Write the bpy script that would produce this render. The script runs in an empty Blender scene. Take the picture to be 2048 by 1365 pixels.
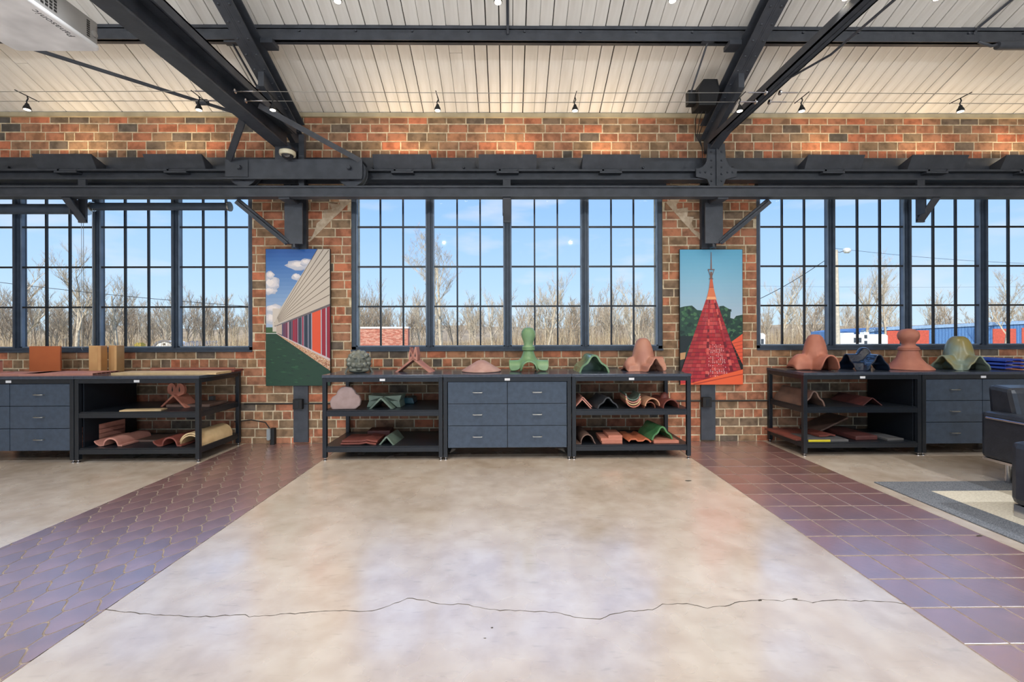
import bpy, bmesh, math, random
from mathutils import Vector, Matrix
random.seed(7)
sc = bpy.context.scene
col = sc.collection

# ------------------------------------------------------------------ camera, world, lights, exposure
F, CY, HC, YAW, ROLL = 870.0, 665.0, 1.35, 0.0100, 0.00307
FW = Vector((math.sin(YAW), math.cos(YAW), 0)); R0 = Vector((math.cos(YAW), -math.sin(YAW), 0)); ZV = Vector((0, 0, 1))
RV = R0*math.cos(ROLL) - ZV*math.sin(ROLL); UV = ZV*math.cos(ROLL) + R0*math.sin(ROLL)
cam_d = bpy.data.cameras.new('camera'); cam = bpy.data.objects.new('camera', cam_d); col.objects.link(cam)
cam_d.sensor_width = 36; cam_d.lens = F/2048*36; cam_d.shift_y = -(682.5-CY)/2048; cam_d.clip_end = 600
cam.matrix_world = Matrix(((RV.x, UV.x, -FW.x, 0), (RV.y, UV.y, -FW.y, 0), (RV.z, UV.z, -FW.z, HC), (0, 0, 0, 1)))
sc.camera = cam
sc.view_settings.view_transform = 'Standard'; sc.view_settings.look = 'None'
sc.view_settings.gamma = 1; sc.view_settings.use_curve_mapping = False
sc.view_settings.exposure = 0.18
sc.cycles.adaptive_threshold = .04; sc.cycles.max_bounces = 6; sc.cycles.diffuse_bounces = 3; sc.cycles.glossy_bounces = 3; sc.cycles.transmission_bounces = 4; sc.cycles.transparent_max_bounces = 12

def lin(c):
    return tuple((v/255/12.92 if v/255 <= .04045 else ((v/255+.055)/1.055)**2.4) for v in c[:3]) + (1,)

def make_world():
    w = bpy.data.worlds.new('sky'); sc.world = w; w.use_nodes = True; nt = w.node_tree; nt.nodes.clear()
    N = nt.nodes.new; L = nt.links.new
    tc = N('ShaderNodeTexCoord'); sep = N('ShaderNodeSeparateXYZ'); L(tc.outputs['Generated'], sep.inputs[0])
    rp = N('ShaderNodeValToRGB'); L(sep.outputs['Z'], rp.inputs[0])
    e = rp.color_ramp.elements; e[0].position = 0.0; e[0].color = lin((206, 228, 244)); e[1].position = .55; e[1].color = lin((118, 164, 236))
    a = e.new(.10); a.color = lin((182, 214, 248)); a = e.new(.24); a.color = lin((158, 198, 250))
    mp = N('ShaderNodeMapping'); mp.inputs['Scale'].default_value = (3.2, 3.2, 11); L(tc.outputs['Generated'], mp.inputs[0])
    nz = N('ShaderNodeTexNoise'); nz.inputs['Scale'].default_value = 1.5; nz.inputs['Detail'].default_value = 4; L(mp.outputs[0], nz.inputs[0])
    cr = N('ShaderNodeValToRGB'); L(nz.outputs[0], cr.inputs[0]); cr.color_ramp.elements[0].position = .58; cr.color_ramp.elements[1].position = .78
    m1 = N('ShaderNodeMath'); m1.operation = 'MULTIPLY'; m1.inputs[1].default_value = .5; L(cr.outputs[0], m1.inputs[0])
    mx = N('ShaderNodeMix'); mx.data_type = 'RGBA'; L(m1.outputs[0], mx.inputs['Factor']); L(rp.outputs[0], mx.inputs['A']); mx.inputs['B'].default_value = lin((236, 232, 232))
    bg = N('ShaderNodeBackground'); L(mx.outputs['Result'], bg.inputs[0]); bg.inputs[1].default_value = 1.08
    o = N('ShaderNodeOutputWorld'); L(bg.outputs[0], o.inputs[0])
make_world()

def light(name, typ, loc, power, color=(1, 1, 1), size=.1, size_y=None, rot=None, aim=None, spot=None, blend=.6):
    d = bpy.data.lights.new(name, typ); o = bpy.data.objects.new(name, d); col.objects.link(o); o.location = loc
    d.energy = power; d.color = color
    if typ == 'AREA':
        d.size = size
        if size_y: d.shape = 'RECTANGLE'; d.size_y = size_y
    elif typ == 'SUN': d.angle = size
    else: d.shadow_soft_size = size
    if spot: d.spot_size = spot; d.spot_blend = blend
    if aim is not None: o.rotation_euler = (Vector(aim)-Vector(loc)).to_track_quat('-Z', 'Y').to_euler()
    if rot is not None: o.rotation_euler = rot
    return o
light('sun', 'SUN', (-20, -30, 40), 4.6, (1, .92, .80), math.radians(.6), aim=(6, 20, 2))
# added fill lamps overhead, out of view, to brighten floor, wall and ceiling
for k in range(4):
    light('fill_spot', 'SPOT', (-5.4+3.6*k, 1.6, 3.7), 520, (.88, .94, 1.0), .04, rot=(0, 0, 0), spot=math.radians(122), blend=1.0)
    light('fill_point', 'POINT', (-5.4+3.6*k, -1.6, 3.9), 150, (.90, .95, 1.0), .03)

# ------------------------------------------------------------------ helpers
def ray(px, py): return FW + RV*((px-1024)/F) - UV*((py-CY)/F)
def atY(px, py, y):
    d = ray(px, py); return Vector((0, 0, HC)) + d*(y/d.y)
def atZ(px, py, z):
    d = ray(px, py); return Vector((0, 0, HC)) + d*((z-HC)/d.z)
def xat(px, y, py=700): return atY(px, py, y).x

def tag(o, label=None, cat=None, group=None, kind=None):
    if label: o['label'] = label
    if cat: o['category'] = cat
    if group: o['group'] = group
    if kind: o['kind'] = kind
    return o
def thing(name, label, cat, loc=(0, 0, 0), rz=0, group=None):
    o = bpy.data.objects.new(name, None); col.objects.link(o); o.location = loc; o.rotation_euler = (0, 0, rz); o.empty_display_size = .05
    return tag(o, label, cat, group)
def copy_tree(o, parent=None):
    c = o.copy(); col.objects.link(c); c.parent = parent
    for ch in [k for k in kids.get(o.name, [])]:
        cc = copy_tree(ch, c)
    kids.setdefault(c.name, [])
    if parent is not None: kids.setdefault(parent.name, []).append(c)
    return c
kids = {}

class MB:
    def __init__(s): s.v = []; s.f = []; s.m = []
    def add(s, vs, fs, mi=0):
        b = len(s.v); s.v += [tuple(p) for p in vs]; s.f += [tuple(i+b for i in f) for f in fs]; s.m += [mi]*len(fs); return s
    def box(s, x0, x1, y0, y1, z0, z1, mi=0):
        return s.add([(x0,y0,z0),(x1,y0,z0),(x1,y1,z0),(x0,y1,z0),(x0,y0,z1),(x1,y0,z1),(x1,y1,z1),(x0,y1,z1)],
                     [(0,3,2,1),(4,5,6,7),(0,1,5,4),(1,2,6,5),(2,3,7,6),(3,0,4,7)], mi)
    def bar(s, a, b, w, h, up=(0, 0, 1), mi=0):
        a = Vector(a); b = Vector(b); d = (b-a).normalized(); u = Vector(up); x = d.cross(u)
        if x.length < 1e-4: x = d.cross(Vector((1, 0, 0)))
        x.normalize(); u = x.cross(d).normalized(); vs = []
        for p in (a, b):
            for sx, su in ((-1,-1),(1,-1),(1,1),(-1,1)): vs.append(p + x*(sx*w/2) + u*(su*h/2))
        return s.add(vs, [(3,2,1,0),(4,5,6,7),(0,1,5,4),(1,2,6,5),(2,3,7,6),(3,0,4,7)], mi)
    def tube(s, pts, r, n=8, mi=0, caps=True):
        pts = [Vector(p) for p in pts]; rs = r if isinstance(r, (list, tuple)) else [r]*len(pts); b = len(s.v)
        ref = None
        for i, p in enumerate(pts):
            d = (pts[min(i+1, len(pts)-1)] - pts[max(i-1, 0)]).normalized()
            if ref is None: ref = Vector((0, 0, 1)) if abs(d.z) < .9 else Vector((1, 0, 0))
            x = d.cross(ref)
            if x.length < 1e-5: x = d.cross(Vector((.3, .5, .8)))
            x.normalize(); y = x.cross(d).normalized()
            for k in range(n):
                a = 2*math.pi*k/n; s.v.append(tuple(p + x*(math.cos(a)*rs[i]) + y*(math.sin(a)*rs[i])))
        for i in range(len(pts)-1):
            for k in range(n):
                s.f.append((b+i*n+k, b+i*n+(k+1) % n, b+(i+1)*n+(k+1) % n, b+(i+1)*n+k)); s.m.append(mi)
        if caps:
            s.f.append(tuple(b+k for k in reversed(range(n)))); s.m.append(mi)
            e = b+(len(pts)-1)*n; s.f.append(tuple(e+k for k in range(n))); s.m.append(mi)
        return s
    def lathe(s, prof, c=(0, 0, 0), n=24, mi=0, axis='z'):
        b = len(s.v)
        for r, z in prof:
            for k in range(n):
                a = 2*math.pi*k/n; u, w = r*math.cos(a), r*math.sin(a)
                if axis == 'z': p = (c[0]+u, c[1]+w, c[2]+z)
                elif axis == 'y': p = (c[0]+u, c[1]+z, c[2]+w)
                else: p = (c[0]+z, c[1]+u, c[2]+w)
                s.v.append(p)
        for i in range(len(prof)-1):
            for k in range(n):
                q = (b+i*n+k, b+i*n+(k+1) % n, b+(i+1)*n+(k+1) % n, b+(i+1)*n+k)
                s.f.append(q if axis != 'y' else q[::-1]); s.m.append(mi)
        for i, rev in ((0, True), (len(prof)-1, False)):
            if prof[i][0] > 1e-5:
                q = tuple(b+i*n+k for k in range(n)); s.f.append(q[::-1] if rev else q); s.m.append(mi)
        return s
    def prism(s, poly, a, b_, axis='y', mi=0):
        # polygon in the two other axes, extruded from a to b_ along axis
        def P(u, w, t): return {'y': (u, t, w), 'x': (t, u, w), 'z': (u, w, t)}[axis]
        n = len(poly); vs = [P(u, w, a) for u, w in poly] + [P(u, w, b_) for u, w in poly]
        fs = [tuple(range(n)), tuple(range(2*n-1, n-1, -1))] + [(i, i+n, (i+1) % n+n, (i+1) % n) for i in range(n)]
        return s.add(vs, fs, mi)
    def shell(s, prof, t, L, L0=0, mi=0, taper=1.0):
        # open profile (x,z) list with thickness t on its inner side, extruded along +y
        n = len(prof); inn = []
        for i, (x, z) in enumerate(prof):
            x0, z0 = prof[max(i-1, 0)]; x1, z1 = prof[min(i+1, n-1)]; d = Vector((x1-x0, z1-z0)).normalized()
            inn.append((x + d.y*t, z - d.x*t))
        ring = list(prof) + inn[::-1]; m = len(ring)
        b = len(s.v)
        for y, k in ((L0, 1.0), (L, taper)):
            for x, z in ring: s.v.append((x*k, y, z*k))
        for i in range(m):
            j = (i+1) % m; s.f.append((b+i, b+j, b+m+j, b+m+i)); s.m.append(mi)
        for i in range(n-1):
            s.f.append((b+i, b+m-1-i, b+m-2-i, b+i+1)); s.m.append(mi)
            s.f.append((b+m+i, b+m+i+1, b+m+m-2-i, b+m+m-1-i)); s.m.append(mi)
        return s
    def mesh(s, name, mats, smooth=False):
        me = bpy.data.meshes.new(name); me.from_pydata(s.v, [], s.f)
        for m in (mats if isinstance(mats, (list, tuple)) else [mats]): me.materials.append(m)
        me.polygons.foreach_set('material_index', s.m)
        bm = bmesh.new(); bm.from_mesh(me); bmesh.ops.recalc_face_normals(bm, faces=bm.faces); bm.to_mesh(me); bm.free()
        if smooth:
            me.polygons.foreach_set('use_smooth', [True]*len(me.polygons)); me.set_sharp_from_angle(angle=math.radians(smooth if smooth is not True else 40))
        me.update(); return me
    def build(s, name, mats, parent=None, loc=None, rz=0, smooth=False, bevel=0, origin=None):
        if origin is not None: s.v = [(a-origin[0], b-origin[1], c-origin[2]) for a, b, c in s.v]
        elif parent is not None and parent.type == 'EMPTY' and loc is None and parent.get('_world'):
            o = parent.location; s.v = [(a-o[0], b-o[1], c-o[2]) for a, b, c in s.v]
        ob = bpy.data.objects.new(name, s.mesh(name, mats, smooth)); col.objects.link(ob)
        if loc is not None: ob.location = loc
        elif origin is not None: ob.location = origin
        if rz: ob.rotation_euler = (0, 0, rz)
        if parent is not None: ob.parent = parent; kids.setdefault(parent.name, []).append(ob)
        if bevel:
            b = ob.modifiers.new('bevel', 'BEVEL'); b.width = bevel; b.segments = 2; b.limit_method = 'ANGLE'; b.angle_limit = math.radians(40)
        return ob
def wthing(name, label, cat, loc, group=None):
    t = thing(name, label, cat, loc, 0, group); t['_world'] = 1; return t

# ------------------------------------------------------------------ materials
MATS = {}
def mat(name, c, rough=.6, metal=0, c2=None, scale=6, spec=.5, bump=0, bscale=60, emit=None, estr=0, coat=0, stretch=(1, 1, 1), contrast=(.35, .65), rnd=0):
    if name in MATS: return MATS[name]
    m = bpy.data.materials.new(name); m.use_nodes = True; nt = m.node_tree; N = nt.nodes.new; L = nt.links.new
    p = nt.nodes['Principled BSDF']; p.inputs['Roughness'].default_value = rough; p.inputs['Metallic'].default_value = metal
    p.inputs['Specular IOR Level'].default_value = spec; p.inputs['Base Color'].default_value = lin(c)
    if coat: p.inputs['Coat Weight'].default_value = coat; p.inputs['Coat Roughness'].default_value = .08
    tc = N('ShaderNodeTexCoord'); mp = N('ShaderNodeMapping'); mp.inputs['Scale'].default_value = stretch; L(tc.outputs['Object'], mp.inputs[0])
    nz = N('ShaderNodeTexNoise'); nz.inputs['Scale'].default_value = scale; nz.inputs['Detail'].default_value = 2; L(mp.outputs[0], nz.inputs[0])
    cr = N('ShaderNodeValToRGB'); L(nz.outputs[0], cr.inputs[0])
    c2 = c2 or tuple(v*.88 for v in c)
    cr.color_ramp.elements[0].position = contrast[0]; cr.color_ramp.elements[0].color = lin(c2)
    cr.color_ramp.elements[1].position = contrast[1]; cr.color_ramp.elements[1].color = lin(c)
    out = cr.outputs[0]
    if rnd:
        oi = N('ShaderNodeObjectInfo'); hs = N('ShaderNodeHueSaturation'); mr = N('ShaderNodeMapRange'); mr.inputs['To Min'].default_value = 1-rnd; mr.inputs['To Max'].default_value = 1+rnd*.6
        L(oi.outputs['Random'], mr.inputs[0]); L(mr.outputs[0], hs.inputs['Value']); L(out, hs.inputs['Color']); out = hs.outputs[0]
    L(out, p.inputs['Base Color'])
    if bump:
        n2 = N('ShaderNodeTexNoise'); n2.inputs['Scale'].default_value = bscale; n2.inputs['Detail'].default_value = 1; L(mp.outputs[0], n2.inputs[0])
        bp = N('ShaderNodeBump'); bp.inputs['Strength'].default_value = bump; bp.inputs['Distance'].default_value = .01; L(n2.outputs[0], bp.inputs['Height']); L(bp.outputs[0], p.inputs['Normal'])
    if emit: p.inputs['Emission Color'].default_value = lin(emit); p.inputs['Emission Strength'].default_value = estr
    MATS[name] = m; return m

steel = mat('painted_steel', (66, 70, 78), .45, c2=(55, 59, 67), scale=9, bump=.08, bscale=90)
steel_dk = mat('dark_window_steel', (62, 74, 90), .4, scale=12)
black = mat('black_powder_coat', (25, 30, 37), .32, scale=30, bump=.03, bscale=300)
black_dk = mat('black_rubber', (24, 25, 27), .6)
drawer_m = mat('charcoal_drawer_front', (60, 72, 88), .33, scale=20, bump=.02, bscale=200)
top_m = mat('laminate_top', (62, 68, 80), .2, scale=25)
chrome = mat('chrome', (200, 200, 205), .18, 1)
nickel = mat('brushed_nickel', (190, 188, 182), .3, 1)
white_p = mat('white_plastic', (226, 226, 228), .4)
cream_p = mat('cream_plastic', (222, 214, 186), .45)
mortar = mat('mortar', (222, 206, 176), .95, c2=(190, 172, 142), scale=18, bump=.5, bscale=70)
plaster = mat('old_plaster', (208, 190, 165), .9, c2=(176, 152, 126), scale=14, bump=.3, bscale=40)
plank_m = mat('painted_plank', (230, 226, 220), .55, c2=(216, 211, 203), scale=3, bump=.12, bscale=30, stretch=(5, .6, 1), rnd=.05)
gap_m = mat('plank_gap_shade', (44, 40, 36), .9)
grout = mat('grout', (136, 120, 106), .9, c2=(112, 98, 86), scale=20)
conc_m = None

def brick_material(attr):
    m = bpy.data.materials.new('fired_brick' + ('_rows' if attr else '')); m.use_nodes = True; nt = m.node_tree; N = nt.nodes.new; L = nt.links.new
    p = nt.nodes['Principled BSDF']; p.inputs['Roughness'].default_value = .85
    if attr:
        a = N('ShaderNodeAttribute'); a.attribute_name = 'tone'; src = a.outputs['Fac']
    else:
        a = N('ShaderNodeObjectInfo'); src = a.outputs['Random']
    cr = N('ShaderNodeValToRGB'); cr.color_ramp.interpolation = 'LINEAR'; L(src, cr.inputs[0]); e = cr.color_ramp.elements
    cols = [(0, (96, 90, 84)), (.05, (120, 104, 90)), (.16, (148, 120, 92)), (.32, (164, 128, 98)), (.50, (172, 120, 92)), (.70, (182, 118, 88)), (.88, (204, 122, 88)), (1, (166, 132, 98))]
    e[0].color = lin(cols[0][1]); e[1].color = lin(cols[-1][1])
    for pos, c in cols[1:-1]: k = e.new(pos); k.color = lin(c)
    geo = N('ShaderNodeNewGeometry')
    nz = N('ShaderNodeTexNoise'); nz.inputs['Scale'].default_value = 11; nz.inputs['Detail'].default_value = 3; L(geo.outputs['Position'], nz.inputs[0])
    c2 = N('ShaderNodeValToRGB'); L(nz.outputs[0], c2.inputs[0]); c2.color_ramp.elements[0].position = .36; c2.color_ramp.elements[0].color = (.42, .42, .40, 1); c2.color_ramp.elements[1].position = .60; c2.color_ramp.elements[1].color = (1.0, 1.0, 1.0, 1)
    mx = N('ShaderNodeMix'); mx.data_type = 'RGBA'; mx.blend_type = 'MULTIPLY'; mx.inputs['Factor'].default_value = .75; L(cr.outputs[0], mx.inputs['A']); L(c2.outputs[0], mx.inputs['B'])
    L(mx.outputs['Result'], p.inputs['Base Color'])
    n2 = N('ShaderNodeTexNoise'); n2.inputs['Scale'].default_value = 90; L(geo.outputs['Position'], n2.inputs[0])
    bp = N('ShaderNodeBump'); bp.inputs['Strength'].default_value = .35; bp.inputs['Distance'].default_value = .006; L(n2.outputs[0], bp.inputs['Height']); L(bp.outputs[0], p.inputs['Normal'])
    return m
brick_m = brick_material(False); brick_rows_m = brick_material(True)

def concrete():
    m = bpy.data.materials.new('polished_concrete'); m.use_nodes = True; nt = m.node_tree; N = nt.nodes.new; L = nt.links.new
    p = nt.nodes['Principled BSDF']; geo = N('ShaderNodeNewGeometry'); pos = geo.outputs['Position']
    def noise(s, d, inp=pos):
        n = N('ShaderNodeTexNoise'); n.inputs['Scale'].default_value = s; n.inputs['Detail'].default_value = d; L(inp, n.inputs[0]); return n.outputs[0]
    def ramp(f, stops):
        r = N('ShaderNodeValToRGB'); L(f, r.inputs[0]); e = r.color_ramp.elements
        e[0].position, e[0].color = stops[0]; e[1].position, e[1].color = stops[-1]
        for q, c in stops[1:-1]: k = e.new(q); k.color = c
        return r.outputs[0]
    a = ramp(noise(1.3, 4), [(.3, lin((158, 138, 118))), (.5, lin((180, 161, 142))), (.7, lin((198, 183, 167)))])
    b = ramp(noise(7, 4), [(.35, lin((170, 152, 136))), (.65, lin((202, 190, 176)))])
    mx = N('ShaderNodeMix'); mx.data_type = 'RGBA'; mx.inputs['Factor'].default_value = .4; L(a, mx.inputs['A']); L(b, mx.inputs['B'])
    mp = N('ShaderNodeMapping'); mp.inputs['Scale'].default_value = (1, 4, 1); mp.inputs['Rotation'].default_value = (0, 0, .5); L(pos, mp.inputs[0])
    s = ramp(noise(9, 4, mp.outputs[0]), [(.28, (.62, .60, .58, 1)), (.40, (1, 1, 1, 1))])
    m2 = N('ShaderNodeMix'); m2.data_type = 'RGBA'; m2.blend_type = 'MULTIPLY'; m2.inputs['Factor'].default_value = .35; L(mx.outputs['Result'], m2.inputs['A']); L(s, m2.inputs['B'])
    L(m2.outputs['Result'], p.inputs['Base Color'])
    r = ramp(noise(2.2, 3), [(.3, (.16, .16, .16, 1)), (.7, (.34, .34, .34, 1))]); L(r, p.inputs['Roughness'])
    p.inputs['IOR'].default_value = 2.8; p.inputs['Specular IOR Level'].default_value = .95
    bp = N('ShaderNodeBump'); bp.inputs['Strength'].default_value = .06; bp.inputs['Distance'].default_value = .003; L(noise(40, 1), bp.inputs['Height']); L(bp.outputs[0], p.inputs['Normal'])
    return m
conc_m = concrete()
tile_m = mat('quarry_tile', (146, 100, 95), .28, c2=(118, 80, 76), scale=5, spec=.95, bump=.06, bscale=40, rnd=.16); MATS['quarry_tile'].node_tree.nodes['Principled BSDF'].inputs['IOR'].default_value = 3.5
wave_m = mat('wave_quarry_tile', (142, 102, 98), .28, c2=(116, 82, 79), scale=5, spec=.95, bump=.06, bscale=40, rnd=.14); MATS['wave_quarry_tile'].node_tree.nodes['Principled BSDF'].inputs['IOR'].default_value = 3.5

def glass_material():
    m = bpy.data.materials.new('window_glass'); m.use_nodes = True; nt = m.node_tree; nt.nodes.clear(); N = nt.nodes.new; L = nt.links.new
    t = N('ShaderNodeBsdfTransparent'); t.inputs[0].default_value = (.97, .985, .98, 1); g = N('ShaderNodeBsdfGlossy'); g.inputs['Roughness'].default_value = .02
    fr = N('ShaderNodeFresnel'); fr.inputs[0].default_value = 1.3; ge = N('ShaderNodeNewGeometry'); sb = N('ShaderNodeMath'); sb.operation = 'SUBTRACT'; sb.inputs[0].default_value = 1; L(ge.outputs['Backfacing'], sb.inputs[1]); mu = N('ShaderNodeMath'); mu.operation = 'MULTIPLY'; L(fr.outputs[0], mu.inputs[0]); L(sb.outputs[0], mu.inputs[1]); mx = N('ShaderNodeMixShader'); L(mu.outputs[0], mx.inputs[0]); L(t.outputs[0], mx.inputs[1]); L(g.outputs[0], mx.inputs[2])
    o = N('ShaderNodeOutputMaterial'); L(mx.outputs[0], o.inputs[0]); return m
glass_m = glass_material()

# ------------------------------------------------------------------ room shell
W = 5.335; XL, XR = -9.0, 9.0; YB = -9.0
CZ0, CS = 4.02, .447                       # ceiling: height at the wall, slope towards the ridge
def ceil(y): return CZ0 + CS*(W-y)
WIN = [(-6.93, -3.11), (-1.91, 1.91), (3.07, 6.89)]
WZ0, WZ1 = 1.125, 3.20
SX = [(-3.20, -1.965), (1.955, 3.14)]       # the two tiled strips

fl = MB(); T = -.012
fl.box(XL, XR, YB, W, -.2, T-.001)
for a, b in ((XL, SX[0][0]), (SX[0][1], SX[1][0]), (SX[1][1], XR)): fl.box(a, b, YB, W, T-.001, 0)
floor = tag(fl.build('floor', conc_m), 'polished tan concrete floor slab with hairline crack', None, None, 'structure')
for a, b in SX:
    MB().box(a, b, YB, W, T-.001, -.0010).build('grout_bed', grout, floor)
# square quarry tiles
TP = .2475; g = .008
tile_me = {}
def tile_mesh(w, d):
    k = (round(w, 3), round(d, 3))
    if k not in tile_me:
        c = .002; m = MB(); h = .0012
        m.add([(0,0,-.008),(w,0,-.008),(w,d,-.008),(0,d,-.008),(0,0,h-.0009),(w,0,h-.0009),(w,d,h-.0009),(0,d,h-.0009),(c,c,h),(w-c,c,h),(w-c,d-c,h),(c,d-c,h)],
              [(0,1,5,4),(1,2,6,5),(2,3,7,6),(3,0,4,7),(4,5,9,8),(5,6,10,9),(6,7,11,10),(7,4,8,11),(8,9,10,11)])
        tile_me[k] = m.mesh('square_tile', tile_m)
    return tile_me[k]
def put(name, me, parent, loc, rot=None, scale=None):
    o = bpy.data.objects.new(name, me); col.objects.link(o); o.parent = parent; o.location = loc
    if rot: o.rotation_euler = rot
    if scale: o.scale = scale
    return o
a, b = SX[1]
xs = [a+.004, a+.205]
while xs[-1]+TP < b-.03: xs.append(xs[-1]+TP)
xs.append(b-.004)
ys = []; y = 5.328
y = 4.572
while y+TP < W: y += TP
row = [W-.004] + ([y] if W-y > .02 else [])
yy = y
while yy > .9: yy -= TP; row.append(yy)
for i in range(len(row)-1):
    for j in range(len(xs)-1):
        x0, x1 = xs[j]+g/2, xs[j+1]-g/2; y0, y1 = row[i+1]+g/2, row[i]-g/2
        put('square_tile', tile_mesh(x1-x0, y1-y0), floor, (x0, y0, random.uniform(-.0006, .0006)), (random.uniform(-.001, .001), random.uniform(-.001, .001), 0))
# wave-edged quarry tiles
WP, WA = .169, .044
def wave_tile(xc, yc, xa, xb, ya, yb):
    n = 14; gg = .008; top = []; bot = []
    for i in range(n+1):
        u = -.5 + i/n; x = u*(WP-gg)
        top.append((x, WP/2 + WA*math.cos(2*math.pi*u) - gg/2)); bot.append((x, -WP/2 - WA*math.cos(2*math.pi*u) + gg/2))
    poly = bot + top[::-1]
    poly = [(min(max(x+xc, xa), xb), min(max(y+yc, ya), yb)) for x, y in poly]
    out = []
    for p in poly:
        if not out or (abs(p[0]-out[-1][0]) + abs(p[1]-out[-1][1])) > 1e-5: out.append(p)
    xs_ = [p[0] for p in out]; ys_ = [p[1] for p in out]
    if len(out) < 4 or max(xs_)-min(xs_) < .012 or max(ys_)-min(ys_) < .02: return None
    return out
a, b = SX[0]; wave_std = None
k = 0; yc = W - .03; 
while yc > .95:
    off = (k % 2)*WP/2; x = a - WP + off + .03
    while x < b + WP:
        full = (x-WP/2 > a+.004 and x+WP/2 < b-.004 and yc+WP/2+WA < W)
        poly = wave_tile(x, yc, a+.004, b-.004, .5, W-.004)
        if poly:
            if full and wave_std: o = put('wave_tile', wave_std, floor, (x, yc, random.uniform(-.0005, .0005)), (random.uniform(-.001, .001), random.uniform(-.001, .001), 0))
            else:
                loc = [(p[0]-x, p[1]-yc) for p in poly]
                m = MB(); n = len(loc); m.prism(loc, -.008, .0016, 'z')
                o = m.build('wave_tile', wave_m, floor, loc=(x, yc, random.uniform(-.0005, .0005)))
                if full: wave_std = o.data
        x += WP
    yc -= WP; k += 1
# crack and chips across the slab
ck = [(205,1219),(240,1224),(290,1229),(330,1231),(385,1234),(430,1234),(490,1229),(498,1234),(560,1230),(640,1224),(690,1221),(735,1224),(770,1215),(815,1198),(845,1200),(880,1210),(925,1209),(960,1216),(1000,1221),(1060,1224),(1120,1226),(1150,1236),(1200,1239),(1220,1230),(1260,1223),(1305,1221),(1325,1210),(1375,1208),(1415,1217),(1450,1213),(1480,1204),(1515,1202),(1525,1200),(1565,1203),(1585,1199),(1625,1206),(1665,1201),(1720,1203),(1760,1203),(1812,1209)]
m = MB(); rr = random.Random(3); pts = []
for i in range(len(ck)-1):
    p, q = Vector(ck[i]), Vector(ck[i+1]); n = max(2, int((q-p).length/9))
    for j in range(n): pts.append(p.lerp(q, j/n) + Vector((0, rr.uniform(-1.3, 1.3))))
pts.append(Vector(ck[-1])); wp = [atZ(p.x, p.y, 0) for p in pts]
vs = []; fs = []
for i, p in enumerate(wp):
    w = rr.uniform(.0008, .0026); vs += [(p.x, p.y-w, .0006), (p.x, p.y+w, .0006)]
    if i: fs.append((2*i-2, 2*i, 2*i+1, 2*i-1))
m.add(vs, fs)
for cx, cy, sx, sy in ((1590,1199,8,2),(1520,1201,5,3),(1375,962,9,1.6),(984,1256,3,1.5),(970,1277,4,1),(1958,1072,9,2)):
    c = atZ(cx, cy, .0007); k = []
    for i in range(9):
        a = i/9*6.283; q = atZ(cx+math.cos(a)*sx*rr.uniform(.5, 1), cy+math.sin(a)*sy*rr.uniform(.5, 1), .0032 if cx > 1900 else .0007); k.append(q)
    m.add(k, [tuple(range(9))])
m.build('crack', mat('crack_dark', (62, 54, 46), .95), floor)  # thin dark strip and chips laid on the slab

# back wall
wb = MB(); D2 = W+.32
wb.box(XL, XR, W, D2, -.2, WZ0); wb.box(XL, XR, W, D2, WZ1, CZ0+.12)
ed = [XL] + [e for w in WIN for e in w] + [XR]
for i in range(0, 8, 2): wb.box(ed[i], ed[i+1], W, D2, WZ0, WZ1)
wall = tag(wb.build('wall_back', mortar), 'red brick wall with three wide steel windows', None, None, 'structure')
BP, BH, JG = .2355, .1062, .0145
def brick_unit(mt):
    m = MB(); c = .05
    return m
bm_ = MB(); cx, cz = .03, .06
bm_.add([(-.5,0,-.5),(.5,0,-.5),(.5,0,.5),(-.5,0,.5),(-.5,-.75,-.5),(.5,-.75,-.5),(.5,-.75,.5),(-.5,-.75,.5),(-.5+cx,-1,-.5+cz),(.5-cx,-1,-.5+cz),(.5-cx,-1,.5-cz),(-.5+cx,-1,.5-cz)],
        [(0,1,5,4),(1,2,6,5),(2,3,7,6),(3,0,4,7),(4,5,9,8),(5,6,10,9),(6,7,11,10),(7,4,8,11),(8,9,10,11)])
brick_me = bm_.mesh('brick', brick_m)
specs = []   # x0,x1,z0,z1
ztop = CZ0 - .02; rb = random.Random(11)
nc = int(ztop/BH)+1
for ci in range(nc):
    z1 = ztop - ci*BH; z0 = z1 - BH + JG
    if z0 < 0: z0 = .004
    if z1 - z0 < .03: continue
    hdr = ci % 6 == 4; L = BP/2 if hdr else BP
    x = -7.2 + (L/2 if ci % 2 else 0) + rb.uniform(-.03, .03)
    while x < 7.2:
        l = L*rb.uniform(.96, 1.04)
        if not hdr and rb.random() < .03: l = L*.5
        a, b = x+JG/2, x+l-JG/2; x += l
        segs = [(a, b)]
        zc = (z0+z1)/2
        if WZ0 < z1-.03 and z0+.03 < WZ1:
            for wa, wb_ in WIN:
                ns = []
                for p, q in segs:
                    if q <= wa or p >= wb_: ns.append((p, q)); continue
                    if p < wa: ns.append((p, wa))
                    if q > wb_: ns.append((wb_, q))
                segs = ns
        for p, q in segs:
            if q-p > .03: specs.append((p, q, z0, z1, hdr))
def prio(s):
    p, q, z0, z1, h = s; xc = (p+q)/2; zc = (z0+z1)/2; area = (q-p)*(z1-z0)
    if not -6.05 < xc < 6.3: area *= .01
    if 3.14 < zc < 3.47: area *= .02
    if zc < WZ0 and (abs(xc) < 1.95 or abs(xc) > 3.2): area *= .25 if zc > .9 else .1
    if 1.13 < zc < 3.1 and (-2.62 < xc < -2.1 or 2.1 < xc < 2.9) and zc < 2.36: area *= .02
    return area
order = sorted(range(len(specs)), key=lambda i: -prio(specs[i])); top300 = set(order[:300])
st = MB(); tones = []
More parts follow.
